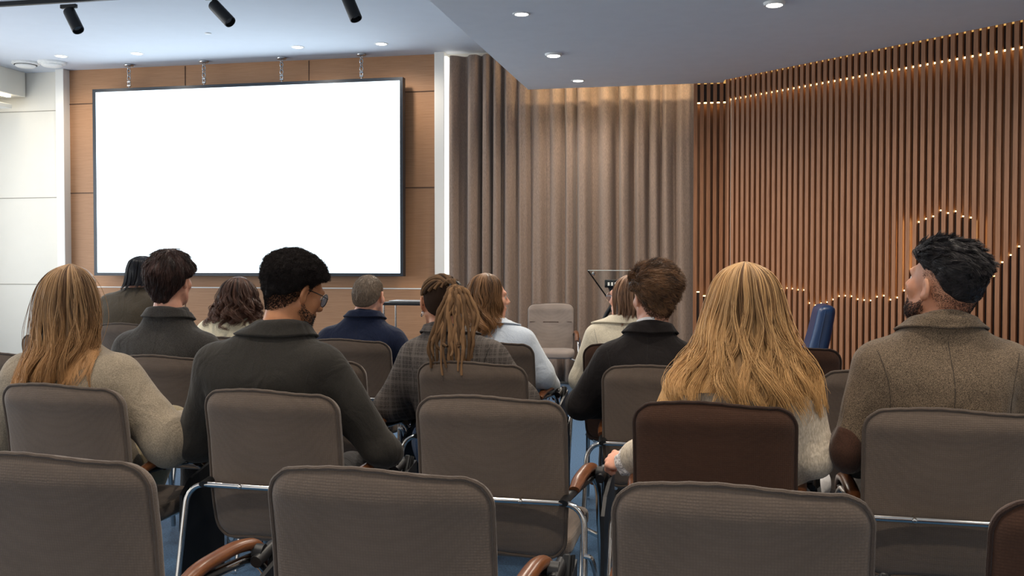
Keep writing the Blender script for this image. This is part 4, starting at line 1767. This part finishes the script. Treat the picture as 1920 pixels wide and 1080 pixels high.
def hand_field(el, wr, side, spec=None):
    """palm, four bent fingers of different lengths and a thumb, hanging on the wrist"""
    d = wr - el
    d /= np.linalg.norm(d)
    if spec:
        d = np.array(spec['dir'], float)
        d /= np.linalg.norm(d)
        up = np.array(spec['up'], float)
        curl = spec.get('curl', 1.)
    else:
        up, curl = np.array([0, 0, 1.]), .55
    up = up - d * (up @ d)
    up /= np.linalg.norm(up)
    lat = np.cross(d, up) * side       # towards the little finger side
    kn = wr + d * .085
    fs = [f_cap(wr - d * .01, wr + d * .02, .024, .026),
          f_ell(wr + d * .05, (.042, .042, .017), np.stack([lat, d, up], -1))]
    tips = []
    for k, (o, L) in enumerate(((-.030, .072), (-.010, .080), (.010, .075), (.029, .060))):
        b0 = kn + lat * o - up * .002 - d * (.004 if k in (0, 3) else 0) - d * (.008 if k == 3 else 0)
        a = b0
        ang = R(18 + 30 * curl)
        seg = (.42, .32, .26)
        for q in range(3):
            dv = d * math.cos(ang) - up * math.sin(ang)
            b = a + dv * L * seg[q]
            fs.append(f_cap(a, b, .0092 - .001 * q, .0086 - .001 * q))
            a = b
            ang += R(62 * curl if q == 0 else 55 * curl)
        fs.append(f_ell(b0 + up * .004, (.0105, .0105, .0095)))
    t0 = wr + d * .022 - lat * .026 - up * .006
    t1 = t0 + (d * .55 - lat * .62 - up * .45) * .040
    t2 = t1 + (d * .85 + lat * .10 * curl - up * .45) * .030
    t3 = t2 + (d * .75 + lat * .45 * curl - up * .35) * .024
    fs += [f_cap(t0, t1, .014, .011), f_cap(t1, t2, .0105, .0095), f_cap(t2, t3, .0095, .0075)]
    palm = f_union(fs[:2], .02)

    def f(P):
        d_ = palm(P)
        for g in fs[2:]:
            d_ = smin(d_, g(P), .005)
        return d_
    return f


T_CH = cloth('charcoal suiting', (46, 43, 39), (35, 33, 30), scale=420, bmp=.15, sheen=.1)
T_GREY = cloth('dark grey wool', (64, 61, 58), (42, 40, 38), scale=300)
T_NAVY = cloth('navy suiting', (24, 34, 60), (17, 25, 46), scale=380, bmp=.15, sheen=.1)
T_BLACK = cloth('black suiting', (33, 28, 28), (23, 20, 20), scale=380, bmp=.15, sheen=.05)
T_TWEED = cloth('brown tweed', (128, 110, 90), (58, 48, 38), scale=420, lo=.36, hi=.66, bmp=.5)
T_PLAID = plaid('grey plaid wool', (88, 81, 77), (106, 99, 94), (55, 51, 49))
T_OLIVE = cloth('olive cloth', (84, 75, 62), (68, 61, 51), scale=300)
T_SWEAT = cloth('oatmeal sweater', (152, 139, 120), (122, 111, 95), scale=260, bmp=.4)
T_BEIGE = cloth('pale beige knit', (214, 200, 180), (180, 166, 146), scale=220, bmp=.4, stretch=(1, 1, .3))
T_CREAM = cloth('cream cloth', (228, 218, 196), (206, 196, 172), scale=300, bmp=.2)
T_IVORY = cloth('ivory satin', (236, 226, 198), (220, 208, 178), scale=300, bmp=.1, rough=.5)
T_BLUE = cloth('pale blue cotton', (214, 224, 234), (192, 204, 220), scale=340, bmp=.15)
T_WHITE = cloth('white cotton', (236, 236, 236), (216, 216, 220), scale=340, bmp=.15)
T_LACE = cloth('white lace', (232, 226, 222), (168, 160, 156), scale=150, lo=.42, hi=.5, bmp=.8)
T_KHAKI = cloth('khaki cotton', (150, 138, 112), (128, 116, 92), scale=300)
T_DARK = cloth('dark trouser cloth', (44, 42, 42), (32, 30, 30), scale=300)
T_DENIM = cloth('blue denim', (56, 84, 120), (40, 62, 94), scale=300)
T_PATCH = cloth('brown suede', (72, 46, 34), (56, 36, 26), scale=300)

H_BLOND = hair_mat('golden blond hair', (86, 56, 34), (216, 174, 122), (206, 160, 102))
H_AMBER = hair_mat('light brown hair', (92, 66, 44), (184, 148, 108), (184, 136, 86))
H_DARK = hair_mat('dark brown hair', (34, 22, 20), (74, 50, 44))
H_BLACK = hair_mat('black hair', (20, 18, 20), (48, 44, 46))
H_JET = hair_mat('glossy black hair', (18, 18, 22), (44, 44, 52), rough=.3, spec=.5)
H_CURL = hair_mat('dark chestnut hair', (48, 32, 26), (112, 80, 66), (104, 72, 58))
H_WAVE = hair_mat('caramel hair', (62, 44, 32), (158, 118, 82), (168, 122, 78))
H_ASH = hair_mat('ash brown hair', (96, 70, 54), (178, 140, 112))
H_BROWN = hair_mat('tousled brown hair', (50, 34, 25), (130, 95, 66))
H_SHAVED = hair_mat('shaved dark hair', (30, 22, 18), (64, 48, 38), rough=.9, spec=.08)
H_KINK = hair_mat('kinky black hair', (16, 13, 13), (40, 33, 32), rough=.75, spec=.15)
S_DARK = plain('dark seam', (38, 36, 34), .9)
S_TWEED = plain('brown seam', (62, 52, 42), .9)
S_NAVY = plain('navy seam', (18, 25, 44), .9)
H_GREY = hair_mat('greying brown hair', (74, 62, 52), (138, 122, 106))
H_LOCK = hair_mat('dreadlocks hair', (50, 36, 26), (134, 102, 72), rough=.8, spec=.15)

ZM = [0, .5, 1.0, 1.4, 1.62, 1.8, 2.1, 2.5, 3.15]


def down_comb(l):
    q = l - np.array([0, -.03, .12])
    q[:, 2] = -np.hypot(q[:, 0], q[:, 1]) * 1.3 - .01
    return q / (np.linalg.norm(q, axis=1, keepdims=True) + 1e-6)


# ---- bearded man in tweed, right
p = Person('bearded man in brown tweed jacket with elbow patches, looking up to the left', 1768, 2, 1.085, 1.175, .245, 1768, 1.262, yaw=41, pitch=14, hdy=.0, hump=.03, depth=1.08, headk=1.02)
p.armL = (p.wpt(1596, 842, 3.14), (-.16, .36, .66))
p.armR = ((.33, .0, .79), (.20, .36, .66))
p.body()
p.top('jacket', T_TWEED, h=.0065, off=.018, amp=.008, fr=(10, 10, 5), seed=2.)
p.collar(T_TWEED, hgt=.050, r0=.066, lift=.020, flare=.022)
p.jacket_seams(.0016, S_TWEED)
el = np.array(p.armL[0])
sdf_obj('elbow_patch', lambda P: smax(p.tf(P) - .0035, f_ell(el + (-.028, -.03, .0), (.062, .07, .075))(P), .004), [axis([(el[0] - .13, el[0] + .13, .005)]), axis([(el[1] - .13, el[1] + .13, .005)]), axis([(el[2] - .13, el[2] + .13, .005)])], T_PATCH, p.topobj)
p.trousers(T_GREY)
zt = [-.030, -.026, -.005, .03, .045, .045, .055, .068, .085]
p.cap_hair(H_BLACK, lambda l, az: .004 + .022 * sstep(l[:, 2], .0, .11) + .008 * sstep(l[:, 1], .0, .08), (ZM, zt), n=6500, L=lambda l: .010 + .034 * sstep(l[:, 2], .03, .11), comb=lambda l: np.tile([0., -1., .05], (len(l), 1)), lift=.45, frizz=.22, rad=.0011, amp=.004, fr=34, hug=.022, clump=26, cw=.75, m=7,
           fuzz=(5200, (ZM, [-.075, -.07, -.055, -.02, .03, .0, .05, .07, .085]), (ZM, [z_ + .02 for z_ in zt]), .0032, 2.2, None, .0005))
bd = p.fuzz_parts(3600, (ZM, [-.12] * 9), (ZM, [-.03, -.03, -.03, -.03, -.02, -.035, -.055, -.055, -.045]), L=.008, az_min=1.72, az_max=3.14, dens=lambda q: 1 - .6 * q ** 3, rad=.0007)
hair_obj('beard', bd, H_DARK, p.root)

# ---- woman with very long blond hair
p = Person('woman with very long wavy blond hair over a pale beige knit top', 1395, 2, 1.01, 1.075, .215, 1397, 1.212, female=True, skin='light', hdy=.02, hump=.02)
wl = p.wpt(1180, 866, 3.27)
p.armL = ((-.235, -.055, .765), wl)
p.armR = (p.wpt(1520, 850, 3.16), (.20, .34, .64))
p.legR = (p.wpt(1516, 905, 3.60), (.17, .50, .09))
p.fist = {0: dict(dir=(-.75, .5, -.02), up=(-.30, -.50, .8), curl=1.25)}
p.fine_hand = 0
p.body()
p.top('knit_top', T_BEIGE, off=.014, amp=.006, loose=.006, seed=5., sleeve=.72)
dl = wl - np.array(p.armL[0])
dl /= np.linalg.norm(dl)
cu_f = f_union([f_cap(wl - dl * .085, wl - dl * .030, .052, .053), f_cap(wl - dl * .03, wl + dl * .014, .050, .043)], .01)
sdf_obj('lace_cuff', lambda P: cu_f(P) + .006 * vnoise(P * np.array([60, 60, 90.])), [axis([(wl[0] - .09, wl[0] + .15, .0045)]), axis([(wl[1] - .15, wl[1] + .1, .0045)]), axis([(wl[2] - .08, wl[2] + .1, .0045)])], T_LACE, p.root)
p.trousers(T_WHITE)
p.bell(H_BLOND, [(1.337, .004, .004, .0, .0), (1.330, .040, .045, .0, .0), (1.305, .078, .084, 0, .0), (1.26, .099, .108, 0, .0), (1.20, .110, .114, 0, .0), (1.14, .124, .114, 0, .0), (1.08, .150, .122, 0, -.01), (1.02, .190, .135, .0, -.02), (.96, .222, .15, .0, -.03), (.90, .236, .155, .0, -.03), (.86, .24, .155, .0, -.03)],
       n=4200, az=(-118, 118), wave=(.13, 2.4), clumps=72, m=44, rad=.00105, curl=.010, curlf=2.6, tone=.32, tip=lambda a:   .97 + .03 * np.sin(a * 3) + .03 * (np.abs(a) > 1.2), fly=.10, tight=.55, lo=.84)

# ---- woman in oatmeal sweater, left
p = Person('woman with long light brown hair in a loose oatmeal sweater at the left', 135, 2, .985, 1.05, .235, 138, 1.205, yaw=10, female=True, skin='light', hump=.03)
p.armL = ((-.31, .0, .70), (-.14, .33, .66))
p.armR = (p.wpt(312, 825, 3.16), (.22, .38, .68))
p.legR = (p.wpt(322, 795, 3.62), (-.10, .60, .34))
p.body()
p.top('sweater', T_SWEAT, off=.020, amp=.009, loose=.016, fr=(7, 7, 5), seed=9.)
p.trousers(T_KHAKI)
p.bell(H_AMBER, [(1.330, .004, .004, .0, .0), (1.322, .036, .045, .0, .0), (1.30, .068, .080, 0, .0), (1.26, .094, .102, 0, .0), (1.20, .110, .112, 0, .0), (1.12, .118, .116, 0, .0), (1.04, .118, .125, 0, -.01), (.98, .106, .14, -.02, -.03), (.92, .110, .155, -.03, -.03), (.86, .10, .155, -.04, -.03)],
       n=3300, az=(-112, 92), wave=(.11, 1.7), clumps=54, m=38, rad=.0010, curl=.007, curlf=2., tone=.32, tip=lambda a: .97 + .0 * a, fly=.12, tight=.6, lo=.84)

# ---- man with glasses, charcoal blazer
p = Person('man with round glasses and dark cropped curls in a charcoal blazer, looking down', 505, 2, 1.045, 1.135, .255, 552, 1.232, yaw=-36, pitch=-20, skin='tan', hdy=.05, hump=.03, depth=1.05)
p.armL = ((-.29, .03, .70), (-.12, .36, .66))
p.armR = (p.wpt(718, 846, 3.20), (.24, .40, .655))
p.body()
p.top('blazer', T_CH, h=.0065, off=.018, amp=.009, fr=(10, 10, 4), seed=12.)
p.collar(T_CH, hgt=.058, r0=.064, lift=.010, flare=.022)
p.jacket_seams(.0011, S_DARK)
p.trousers(T_DARK)
zt = [-.058, -.052, -.03, -.005, .03, .01, .045, .062, .08]
p.cap_hair(H_KINK, lambda l, az: .0005 + .030 * sstep(l[:, 2], -.065, .085), (ZM, zt), n=12000, L=lambda l: .004 + .012 * sstep(l[:, 2], -.06, .04), comb=lambda l: np.zeros((len(l), 3)), lift=1., frizz=.8, rad=.0008, amp=.005, fr=80, curl=.0035, m=8, capr=.15,
           fuzz=(9000, (ZM, [-.09, -.085, -.065, -.035, .02, -.02, .04, .06, .08]), (ZM, [-.02, -.015, .0, .02, .045, .03, .05, .07, .09]), .0045, 2.2, lambda q: .25 + .75 * q, .0008))
bd = p.fuzz_parts(3400, (ZM, [-.12] * 9), (ZM, [-.03, -.03, -.03, -.03, .0, -.03, -.05, -.055, -.045]), L=.007, az_min=1.72, az_max=3.14, dens=lambda q: 1 - .5 * q ** 3, rad=.0007)
hair_obj('beard', bd, H_BLACK, p.root)
p.glasses(M['black_metal'], M['lens'])

# ---- man in dark grey blazer
p = Person('man with thick straight dark brown hair in a dark grey wool blazer', 313, 3, 1.0, 1.13, .25, 321, 1.255, yaw=-4, pitch=-4, skin='light', hump=.025)
p.armL = ((-.31, .03, .74), (-.14, .36, .66))
p.armR = ((.31, .03, .74), (.14, .36, .66))
p.body()
p.top('blazer', T_GREY, off=.018, amp=.005, seed=15.)
p.collar(T_GREY, hgt=.050, r0=.062, lift=.006, flare=.020)
p.jacket_seams(.0012, S_DARK)
p.trousers(T_DARK)
p.cap_hair(H_DARK, lambda l, az: (.008 + .020 * sstep(l[:, 2], -.09, .05)) * (1 - .75 * np.exp(-((az - 1.62) / .28) ** 2) * sstep(-l[:, 2], -.035, .01)), (ZM, [-.118, -.112, -.075, -.03, .012, .0, .03, .03, .05]), n=4200, L=.05, comb=down_comb, lift=.22, frizz=.12, rad=.0012, amp=.004, fr=30, hug=.012, m=9, clump=22, cw=.6)

# ---- person with dreadlocks
p = Person('person with long tied dreadlocks and shaved sides in a grey plaid blazer', 850, 3, .985, 1.065, .23, 826, 1.160, yaw=24, pitch=-4, skin='mid', hump=.02)
p.armL = ((-.30, .02, .70), (-.13, .34, .66))
p.armR = ((.31, .03, .74), (.14, .36, .66))
p.body()
p.top('blazer', T_PLAID, off=.017, amp=.005, seed=18.)
p.collar(T_PLAID, hgt=.045, r0=.060, lift=.016, flare=.018)
p.jacket_seams(.0012, S_DARK)
p.trousers(T_DENIM)
p.cap_hair(H_SHAVED, lambda l, az: .002 + .006 * sstep(l[:, 2], .03, .07), (ZM, [-.07, -.068, -.05, -.02, .025, .01, .04, .05, .07]), n=5200, L=.006, comb=down_comb, lift=.5, frizz=.4, rad=.0007, amp=.001, name='hair', capr=.35)
tie = p.wpt(853, 536, 4.085)
hf, sk = HEAD[False]
lk = 0
for k in range(20):
    a = R(-175 + 350 * k / 19)
    st = np.array([.078 * math.sin(a), -.014 - .095 * math.cos(a), .045 + .012 * math.cos(a * 2)])
    A0 = p.hw_(st)
    tl_ = p.h(tie[None])[0]
    pts = []
    for t in np.linspace(0, 1, 16):
        q = st * (1 - t) + tl_ * t
        q = q + np.array([.010 * math.sin(k * 2.1) * math.sin(PI * t), 0, .05 * math.sin(PI * t)])
        for _ in range(6):
            e = .003
            d0 = sk(q[None])[0]
            g = np.array([sk((q + np.array(w))[None])[0] - d0 for w in ((e, 0, 0), (0, e, 0), (0, 0, e))])
            g /= np.linalg.norm(g) + 1e-9
            tgt = .008 if t < .8 else .008 + (t - .8) * .1
            if d0 < tgt or t < .75:
                q = q + g * (tgt - d0) * .8
        pts.append(p.hw_(q))
    pts[-1] = tie
    rad_ = [.0072 + .0012 * math.sin(i * 1.7 + k) for i in range(16)]
    path = np.array(pts)[None]
    V, Q, r_, a_ = tubes(path, np.array(rad_)[None], [random.uniform(.0, .45)], 8)
    hair_obj('dreadlock', [(V, Q, r_, a_)], H_LOCK, p.root)
ends = [(808, 690), (814, 700), (822, 692), (830, 704), (836, 690), (842, 704), (848, 694), (854, 706), (860, 696), (866, 704), (872, 690), (878, 700), (826, 660), (846, 668), (868, 664), (880, 688), (884, 672), (812, 668), (838, 650), (858, 650), (819, 640), (874, 684)]
for k, (u, v) in enumerate(ends):
    e = p.wpt(u, v, 3.995 + .02 * math.sin(k * 1.3))
    sw_ = (u - 850) / 445
    if k in (15, 16, 21):
        m1 = p.wpt(888 + 4 * (k - 15) / 2, 588 + 8 * (k % 3), 4.03)
        m2 = p.wpt(886, 640, 4.01)
    else:
        m1 = p.wpt(852 + (u - 850) * .62 + 9 * math.sin(k * 2.3), 578 + 10 * math.sin(k), 4.02)
        m2 = p.wpt(u + (6 * math.sin(k * 3.1)) - (6 if u < 840 else 0), 640 + 6 * math.cos(k), 3.995)
    ctrl = [tie + np.array([0, .006, 0]), tie + np.array([(m1[0] - tie[0]) * .45, -.022, -.012]), m1, m2, e]
    # smooth curve through the controls
    cc = np.array(ctrl)
    tt_ = np.linspace(0, 1, len(cc))
    uu = np.linspace(0, 1, 40)
    y = np.stack([np.interp(uu, tt_, cc[:, q]) for q in range(3)], -1)
    for _ in range(14):
        y[1:-1] = (y[:-2] + 2 * y[1:-1] + y[2:]) / 4
    y = p.push(y, .010)
    y[:, 0] += .003 * np.sin(uu * 22 + k)
    rad_ = (.0086 + .0016 * np.sin(uu * 40 + k * 2) + .0008 * np.sin(uu * 90 + k)) * (1 - .45 * uu ** 4) * random.uniform(.85, 1.15)
    V, Q, r_, a_ = tubes(y[None], rad_[None], [random.uniform(.25, 1.)], 9)
    hair_obj('dreadlock', [(V, Q, r_, a_)], H_LOCK, p.root)
ring = [tie + np.array([.020 * math.cos(a), .0 + .012 * math.sin(a), .020 * math.sin(a) - .004]) for a in np.linspace(0, 2 * PI, 19)[:-1]]
MB().tube(ring, .007, 8, closed=True).build('hair_tie', M['black_plastic'], p.root, True)
ec = p.hw_((-.080, .000, -.046))
MB().tube([ec + np.array([.004 * math.cos(a), .012 * math.sin(a), .014 * math.cos(a)]) for a in np.linspace(0, 2 * PI, 17)[:-1]], .0022, 6, closed=True).build('earring', M['chrome'], p.root, True)
p.glasses(M['black_metal'], M['lens'])

# ---- man in black suit with white collar
p = Person('man with tousled brown hair in a black suit with a white shirt collar', 1216, 3, .985, 1.085, .218, 1226, 1.190, yaw=30, pitch=-6, skin='light', hump=.022)
p.armL = ((-.285, .03, .73), (-.13, .36, .66))
p.armR = ((.29, .03, .73), (.13, .36, .66))
p.body()
p.top('suit_jacket', T_BLACK, off=.017, amp=.005, seed=22.)
p.collar(T_WHITE, hgt=.042, r0=.059, lift=.024, flare=.002, name='shirt_collar', low=True)
p.collar(T_BLACK, hgt=.050, r0=.070, lift=.012, flare=.020)
p.jacket_seams(.0014)
p.trousers(T_DARK)
zt = [-.088, -.08, -.05, -.005, .022, .015, .04, .05, .06]
p.cap_hair(H_BROWN, lambda l, az: .006 + .028 * sstep(l[:, 2], -.05, .07), (ZM, zt), n=6000, L=lambda l: .03 + .03 * sstep(l[:, 2], .03, .1), comb=lambda l: np.stack([.6 * np.ones(len(l)) + 0 * l[:, 0], -.5 * np.ones(len(l)), -.6 + 6 * (l[:, 2])], -1) * .8, lift=.40, frizz=.26, rad=.0011, amp=.004, fr=28, capr=.15, hug=.018, m=8, clump=24, cw=.5,
           fuzz=(3200, (ZM, [-.10, -.095, -.07, -.03, .01, -.02, .03, .05, .06]), (ZM, [z_ + .03 for z_ in zt]), .008, 2.1, lambda q: .55 + .45 * q, .0007))

# ---- balding man in navy suit
p = Person('man with thin greying hair in a navy blue suit', 678, 4, .965, 1.07, .245, 692, 1.150, yaw=-6, pitch=-3, skin='light', hump=.022)
p.armL = ((-.31, .03, .72), (-.13, .36, .66))
p.armR = ((.30, .04, .72), (.10, .36, .68))
p.body()
p.top('suit_jacket', T_NAVY, off=.017, amp=.004, seed=25.)
p.collar(T_NAVY, hgt=.045, r0=.060, lift=.014, flare=.018)
p.jacket_seams(.0012, S_NAVY)
p.trousers(T_NAVY)
zt = [-.07, -.066, -.045, -.01, .03, .01, .05, .07, .095]
p.cap_hair(H_GREY, lambda l, az: .003 + .004 * sstep(-l[:, 2], -.07, -.0), (ZM, zt), n=3400, L=.012, comb=down_comb, lift=.25, frizz=.25, rad=.0009, amp=.001, capr=.7, hug=.003)

# ---- woman in pale blue shirt
p = Person('woman with wavy caramel hair in a pale blue shirt, face turned right', 930, 4, .965, 1.04, .205, 916, 1.150, yaw=-58, female=True, skin='light', hump=.02)
p.hc[2] = 1.142
p.armL = ((-.26, .03, .70), (-.10, .34, .66))
p.armR = (p.wpt(1012, 702, 5.29), p.wpt(1032, 722, 5.50))
p.body()
p.top('shirt', T_BLUE, off=.016, amp=.008, loose=.012, seed=28.)
p.collar(T_BLUE, hgt=.035, r0=.055, lift=.010, flare=.020)
p.trousers(T_DENIM)
p.bell(H_WAVE, [(1.281, .004, .004, .0, .0), (1.273, .044, .050, .0, .0), (1.250, .078, .085, 0, .0), (1.20, .100, .106, 0, .0), (1.14, .104, .106, 0, .0), (1.06, .108, .112, 0, -.0), (1.0, .112, .125, .0, -.01), (.94, .112, .135, .0, -.02), (.90, .10, .135, .0, -.02)],
       n=1500, az=(-146, 146), wave=(.13, 2.4), clumps=26, m=34, rad=.0015, rot=-58, tip=lambda a: .90 + .08 * np.sin(a * 2.), fly=.05, tight=.75, curl=.020, curlf=3.4, lo=.82, tone=.34)

# ---- woman in cream blazer
p = Person('woman with ash brown bob in a cream blazer, mostly behind the black suit', 1172, 4, 1.0, 1.06, .205, 1178, 1.150, yaw=58, female=True, skin='light', hump=.02)
p.armL = (p.wpt(1090, 712, 5.27), (-.14, .36, .66))
p.armR = ((.26, .03, .70), (.10, .34, .66))
p.body()
p.top('blazer', T_CREAM, off=.017, amp=.005, seed=31.)
p.collar(T_CREAM, hgt=.050, r0=.058, lift=.012, flare=.024)
p.jacket_seams(.0014, M['seam_grey'])
p.trousers(T_DARK)
p.bell(H_ASH, [(1.275, .004, .004, .0, .02), (1.266, .038, .045, .0, .015), (1.245, .068, .078, 0, .01), (1.20, .092, .098, 0, .0), (1.14, .098, .104, 0, .0), (1.08, .092, .10, 0, .0), (1.03, .082, .10, 0, .0), (.99, .078, .105, 0, .0)],
       n=1100, az=(-120, 100), wave=(.05, 2.), clumps=30, m=26, rad=.0014, rot=52, tip=lambda a: .96 + 0 * a, fly=.05, tight=.6, lo=.84)
p.glasses(M['chrome'], M['lens'])

# ---- curly haired woman in ivory
p = Person('woman with dark chestnut curls in an ivory satin blouse', 440, 4, .995, 1.05, .215, 449, 1.135, pitch=-12, female=True, skin='light', hump=.03)
p.armL = ((-.27, .03, .72), (-.10, .34, .66))
p.armR = ((.27, .03, .72), (.10, .34, .66))
p.body()
p.top('blouse', T_IVORY, off=.016, amp=.008, loose=.008, seed=34.)
p.trousers(T_DARK)
p.bell(H_CURL, [(1.256, .004, .004, 0, .0), (1.248, .040, .045, 0, .0), (1.225, .072, .08, 0, .0), (1.18, .098, .104, 0, .0), (1.12, .116, .112, 0, .0), (1.06, .132, .12, .0, -.01), (1.0, .140, .130, -.005, -.02), (.95, .135, .135, -.01, -.02)],
       n=1500, az=(-122, 122), wave=(.07, 2.6), clumps=40, m=44, rad=.0016, tip=lambda a: .93 + .06 * np.sin(a * 5), fly=.06, tight=.85, curl=.024, curlf=4.5, lo=.84, tone=.3)

# ---- black haired person in olive
p = Person('person with glossy black hair in an olive top, bent forward behind the grey blazer', 243, 5, 1.10, 1.165, .225, 270, 1.265, yaw=-12, pitch=-25, female=True, skin='light', hump=.06, hdy=.07, lean=.03)
p.armL = ((-.27, .12, .80), (-.10, .36, .66))
p.armR = ((.27, .12, .80), (.10, .36, .66))
p.body()
p.top('jacket', T_OLIVE, h=.009, off=.018, amp=.007, loose=.01, seed=37.)
p.trousers(T_DARK)
p.bell(H_JET, [(1.388, .004, .004, 0, .0), (1.38, .046, .052, 0, .0), (1.355, .084, .09, 0, .0), (1.30, .103, .11, 0, .0), (1.24, .104, .112, 0, -.01), (1.19, .10, .112, .0, -.03), (1.16, .10, .11, .0, -.05), (1.14, .10, .11, .0, -.06)],
       n=1200, az=(-125, 125), wave=(.02, 1.4), clumps=36, m=24, rad=.0016, tip=lambda a: .97 + .0 * a, fly=.02, tight=.5, lo=.88)


# ================================================================== LIGHT
def area(name, loc, size, energy, color, target=None, rot=None, spread=None):
    d = bpy.data.lights.new(name, 'AREA')
    d.shape = 'RECTANGLE'
    d.size, d.size_y = size
    d.energy = energy
    d.color = color
    if spread:
        d.spread = R(spread)
    o = bpy.data.objects.new(name, d)
    C.objects.link(o)
    o.location = loc
    if target is not None:
        o.rotation_euler = (Vector(target) - Vector(loc)).to_track_quat('-Z', 'Y').to_euler()
    else:
        o.rotation_euler = rot
    return o


def spot(name, loc, energy, color, angle=95, blend=.6, target=None, r=.05):
    d = bpy.data.lights.new(name, 'SPOT')
    d.energy, d.color = energy, color
    d.spot_size, d.spot_blend = R(angle), blend
    d.shadow_soft_size = r
    o = bpy.data.objects.new(name, d)
    C.objects.link(o)
    o.location = loc
    t = Vector(target) if target is not None else Vector(loc) - Vector((0, 0, 1))
    o.rotation_euler = (t - Vector(loc)).to_track_quat('-Z', 'Y').to_euler()
    return o


DAY = (.93, .97, 1.)
for (y0, y1) in ((6.3, 10.2), (1.4, 5.5)):
    area('window daylight', (xw - .02, (y0 + y1) / 2, 1.93), (2.4, y1 - y0 - .1), 82, DAY, rot=(0, -PI / 2, 0))
WARM = (1., .88, .73)
for p, kind in lamp_at:
    spot('downlight beam', p - Vector((0, 0, .05)), 26 if p.z > 3.5 else 45 if p.y > 9.3 else 95 if p.y < 7.6 and p.x > 0 else 80, WARM, 165, .7)
for x, y in ((-4.6, 1.4), (-3.2, 1.4), (-1.3, 1.5), (.1, 1.5), (1.4, 1.5), (-4.6, 2.7), (-3.0, 2.7), (-1.3, 2.7), (.4, 2.7), (1.9, 2.7), (-3.4, 4.0), (-1.0, 4.0), (.8, 4.0), (2.6, 4.4), (-3.4, 5.6), (-.8, 5.4), (1.6, 5.4), (3.2, 5.8), (-6.0, 6.5), (-1.0, 7.4)):
    z = ZL if x > xs else ZH
    spot('downlight beam', (x, y, z - .05), 90 if x > 2.4 else 64, WARM, 100, .8)
w = bpy.data.worlds.new('world')
scene.world = w
w.use_nodes = True
bg = w.node_tree.nodes['Background']
bg.inputs[0].default_value = (1., .97, .93, 1)
bg.inputs[1].default_value = .95

scene.view_settings.view_transform = 'Standard'
scene.view_settings.look = 'None'
scene.view_settings.gamma = 1
scene.view_settings.use_curve_mapping = False
scene.view_settings.exposure = .42
